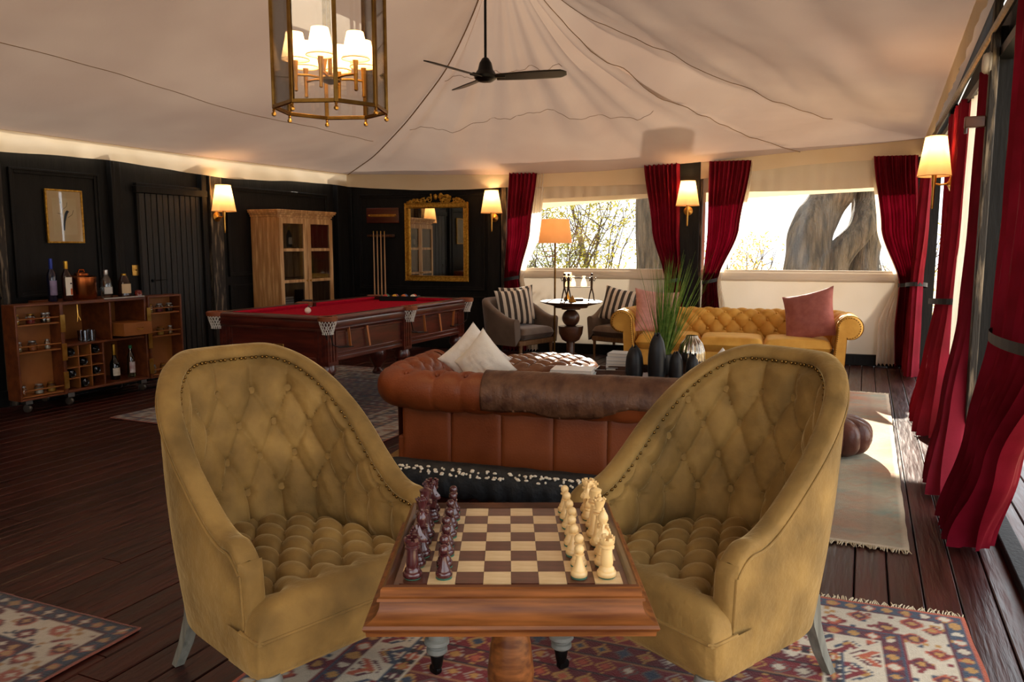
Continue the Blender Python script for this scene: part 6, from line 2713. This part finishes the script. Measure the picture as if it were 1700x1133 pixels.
fg = thing('figurine_stand', 'bronze figurines carrying glass bells on the pedestal table', 'figurine', (pt_.x, pt_.y, PTZ))
b = MB()
xa, xb = fig_at(937).x, fig_at(982).x
zt1 = Q(940, 461, 9.05).z - PTZ
for sg, x in ((-1, xa), (1, xb)):
    pass
MB().tube([(xa, 0, zt1), (xb, 0, zt1 - .005)], .006, 6).obj('pole', FIG, fg)
MB().tube([(xa - .01, 0, .16), (xb, 0, .16)], .004, 6).obj('tray_bar', FIG, fg)
MB().b2(fig_at(950).x, fig_at(968).x, -.05, .05, 0, .03).obj('foot_block', FIG, fg, bevel=.004)
for x, dxx in ((xa, -1), (fig_at(943).x, 0), (xb, 1)):
    b = MB()
    y = -.06 if dxx == 0 else 0
    b.tube([(x, y, .15), (x, y, .20), (x, y, .26), (x, y, .285)], [.012, .014, .017, .008], 8)
    b.ball((x, y, .305), .016, 10, 8)
    for s in (-1, 1):
        b.tube([(x, y, .16), (x + s * .02, y, .08), (x + s * .03, y + .01, .012)], [.010, .008, .007], 6)
        b.ball((x + s * .034, y - .004, .008), .012, 6, 5, 1.4, 1, .7)
        b.tube([(x, y, .265), (x + s * .03, y, .23), (x + s * .035 + dxx * .01, y - .01, .27)], [.007, .006, .005], 6)
    b.obj('figure', FIG, fg)
BELL = mk_cloth('frosted glass', 'fff4e0', 'fffaf0', scale=6, transl=.6, bump=0, glow='ffd8a0', gstr=1.5)
for x in (943, 951, 969):
    q = fig_at(x)
    y = .03 if x == 951 else .0
    MB().lathe([(.028, .165), (.036, .17), (.034, .21), (.020, .25), (.014, .265), (.022, .285), (.016, .29)], 20, (q.x, y, 0)).obj('glass_bell', BELL, fg)
tl_ = thing('small_table_lamp', 'small brass table lamp with white shade on the pedestal table', 'table lamp', (pt_.x + fig_at(944).x, pt_.y + .16, PTZ))
MB().lathe([(.05, 0), (.052, .008), (.02, .05), (.008, .08), (.008, zt1 - .01)], 20).obj('base', BRASS, tl_)
MB().lathe([(.052, 0), (.044, .07)], 24, (0, 0, zt1 - .015), False).obj('lamp_shade', SHADEW, tl_)
cn_ = MB().lathe([(.045, 0), (.047, .006), (.012, .06), (.006, .075)], 20)
o = cn_.obj('brass_cone', BRASS, loc=(pt_.x + fig_at(948).x, pt_.y - .20, PTZ + .0005))
tag(o, 'little brass cone burner at the near rim of the pedestal table', 'ornament')

# ---- hanging lantern
Yc = 4.0
lc = Q(550, 185, Yc)
Rl = 181 / 1300 * (Yc * .9925) / 2 * .99
zb0 = lc.z
zt0 = zb0 + 1.05
lan = thing('hanging_lantern', 'octagonal brass lantern with glass sides and six shaded lights', 'ceiling lamp', (lc.x, Yc, 0))
rot0 = R(17.5)
cr8 = [Vector((Rl * math.cos(rot0 + k * PI / 4), Rl * math.sin(rot0 + k * PI / 4), 0)) for k in range(8)]
for k in range(8):
    c = cr8[k]
    a = rot0 + k * PI / 4
    MB().box((c.x, c.y, (zb0 + zt0) / 2), (.016, .020, zt0 - zb0), a).obj('post', DKBRASS, lan, bevel=.002)
    MB().lathe([(.004, zb0 + .002), (.008, zb0 - .008), (.005, zb0 - .014), (.012, zb0 - .024), (.010, zb0 - .034), (.002, zb0 - .038)], 12, (c.x, c.y, 0)).obj('finial', BRASS, lan)
    d = cr8[(k + 1) % 8]
    m = (c + d) / 2
    ln_ = (d - c).length
    ar = math.atan2(d.y - c.y, d.x - c.x)
    for z in (zb0 + .008, zt0 - .008):
        MB().box((m.x, m.y, z), (ln_, .016, .018), ar).obj('rail', DKBRASS, lan, bevel=.002)
    MB().box((m.x, m.y, (zb0 + zt0) / 2), (ln_ - .02, .003, zt0 - zb0 - .03), ar).obj('pane', LANTG, lan)
apx = Vector((0, 0, zt0 + .28))
for k in range(0, 8, 2):
    MB().tube([cr8[k] + Vector((0, 0, zt0)), cr8[k] * .6 + Vector((0, 0, zt0 + .16)), apx], .008, 8).obj('crown_arm', DKBRASS, lan)
MB().tube([apx, apx + Vector((0, 0, .62))], .012, 8).obj('hanging_rod', DKBRASS, lan)
zh = Q(548, 128, Yc).z
MB().tube([(0, 0, zh), (0, 0, zt0 + .28)], .011, 10).obj('stem', DKBRASS, lan)
MB().lathe([(.012, zh - .035), (.05, zh - .02), (.055, zh - .008), (.05, zh), (.012, zh + .01)], 24).obj('hub', DKBRASS, lan)
for k in range(6):
    a = R(28) + k * PI / 3
    d = Vector((math.cos(a), math.sin(a), 0))
    Ra = Rl * .62
    ar = MB().tube([d * .03 + Vector((0, 0, zh - .01)), d * Ra * .6 + Vector((0, 0, zh - .002)), d * Ra + Vector((0, 0, zh - .005))], .006, 8).obj('arm', BRASS, lan)
    c = d * Ra
    MB().lathe([(.003, zh - .085), (.010, zh - .08), (.0085, zh - .06), (.012, zh + .04), (.014, zh + .06)], 14, (c.x, c.y, 0)).obj('candle', BRASS, ar)
    sh_ = shade_mesh(.066, .040, zh + .065, zh + .19, 40)
    sh_.v = [(q[0] + c.x, q[1] + c.y, q[2]) for q in sh_.v]
    so = sh_.obj('lamp_shade', SHADEW, lan, fix=False, smooth=60)
    MB().tube([(c.x + .0665 * math.cos(t), c.y + .0665 * math.sin(t), zh + .065) for t in np.linspace(0, 2 * PI, 36)[:-1]], .0022, 5, closed=True).obj('shade_trim', MATS['shade trim'], so)
    lamp(lan, (c.x, c.y, zh + .13), 3.6, .02)

# ---- ceiling fan
Yf = 7.3
hub = Q(806, 122, Yf)
fan = thing('ceiling_fan', 'black three blade ceiling fan hanging from the tent peak', 'ceiling fan', (hub.x, Yf, 0))
zf = hub.z
MB().lathe([(.012, zf + .10), (.012, APEX.z - .02)], 12).obj('rod', BLACKM, fan)
MB().lathe([(.02, zf - .075), (.06, zf - .072), (.10, zf - .045), (.105, zf - .02), (.085, zf + .01), (.07, zf + .03), (.055, zf + .09), (.03, zf + .13), (.013, zf + .14)], 28).obj('motor', BLACKM, fan)
BLD = mk('fan blade', '2a2622', '38322c', scale=4, rough=.4)
tipL, tipR, tipN = Q(718, 92, Yf + .2), Q(936, 119, Yf - .05), Q(745, 145, Yf - .5)
for k, a in enumerate((R(229), R(-6), R(115))):
    b = MB()

    def bl(u, v, a=a):
        r = lerp(.10, .73, u)
        w = lerp(.055, .075, math.sin(u * PI * .8)) * (1 if u < .93 else max(.15, (1 - u) / .07) ** .5)
        t = (v - .5) * 2 * w
        return (r * math.cos(a) - t * math.sin(a), r * math.sin(a) + t * math.cos(a), zf - .03 - t * .26 + .02 * u)
    b.grid(bl, 24, 8)
    o = b.obj('blade', BLD, fan, smooth=70)
    md = o.modifiers.new('thick', 'SOLIDIFY')
    md.thickness = .008
    MB().box((.12 * math.cos(a), .12 * math.sin(a), zf - .03), (.12, .05, .02), a).obj('blade_iron', BLACKM, fan, bevel=.003)

# ---- fittings on the pale post of the curtained wall
u_, z_ = 5.09, Q(1655, 120, 4.62).z
dt = thing('smoke_detector', 'white round detector fixed to the pale post among the curtains', 'detector', tuple(WL('D', u_, .062, z_)), ROT['D'])
MB().lathe([(.055, 0), (.055, .02), (.045, .032), (.01, .034)], 24, (0, 0, 0), True, (0, -1, 0)).obj('casing', mk('white plastic', 'cfc8bc', rough=.5), dt)
MB().lathe([(.06, -.006), (.06, .004)], 24, (0, 0, 0), True, (0, -1, 0)).obj('base_ring', mk('grey plastic', 'a8a298', rough=.5), dt)
z_ = Q(1650, 212, 4.62).z
bk = thing('curtain_bracket', 'dark wooden bracket on the pale post below the detector', 'bracket', tuple(WL('D', u_, .062, z_)), ROT['D'])
MB().b2(-.02, .02, -.10, 0, -.03, .03).obj('block', DWOOD, bk, bevel=.005)
MB().tube([(0, -.09, 0), (0, -.09, -.06)], .01, 8).obj('peg', DWOOD, bk)
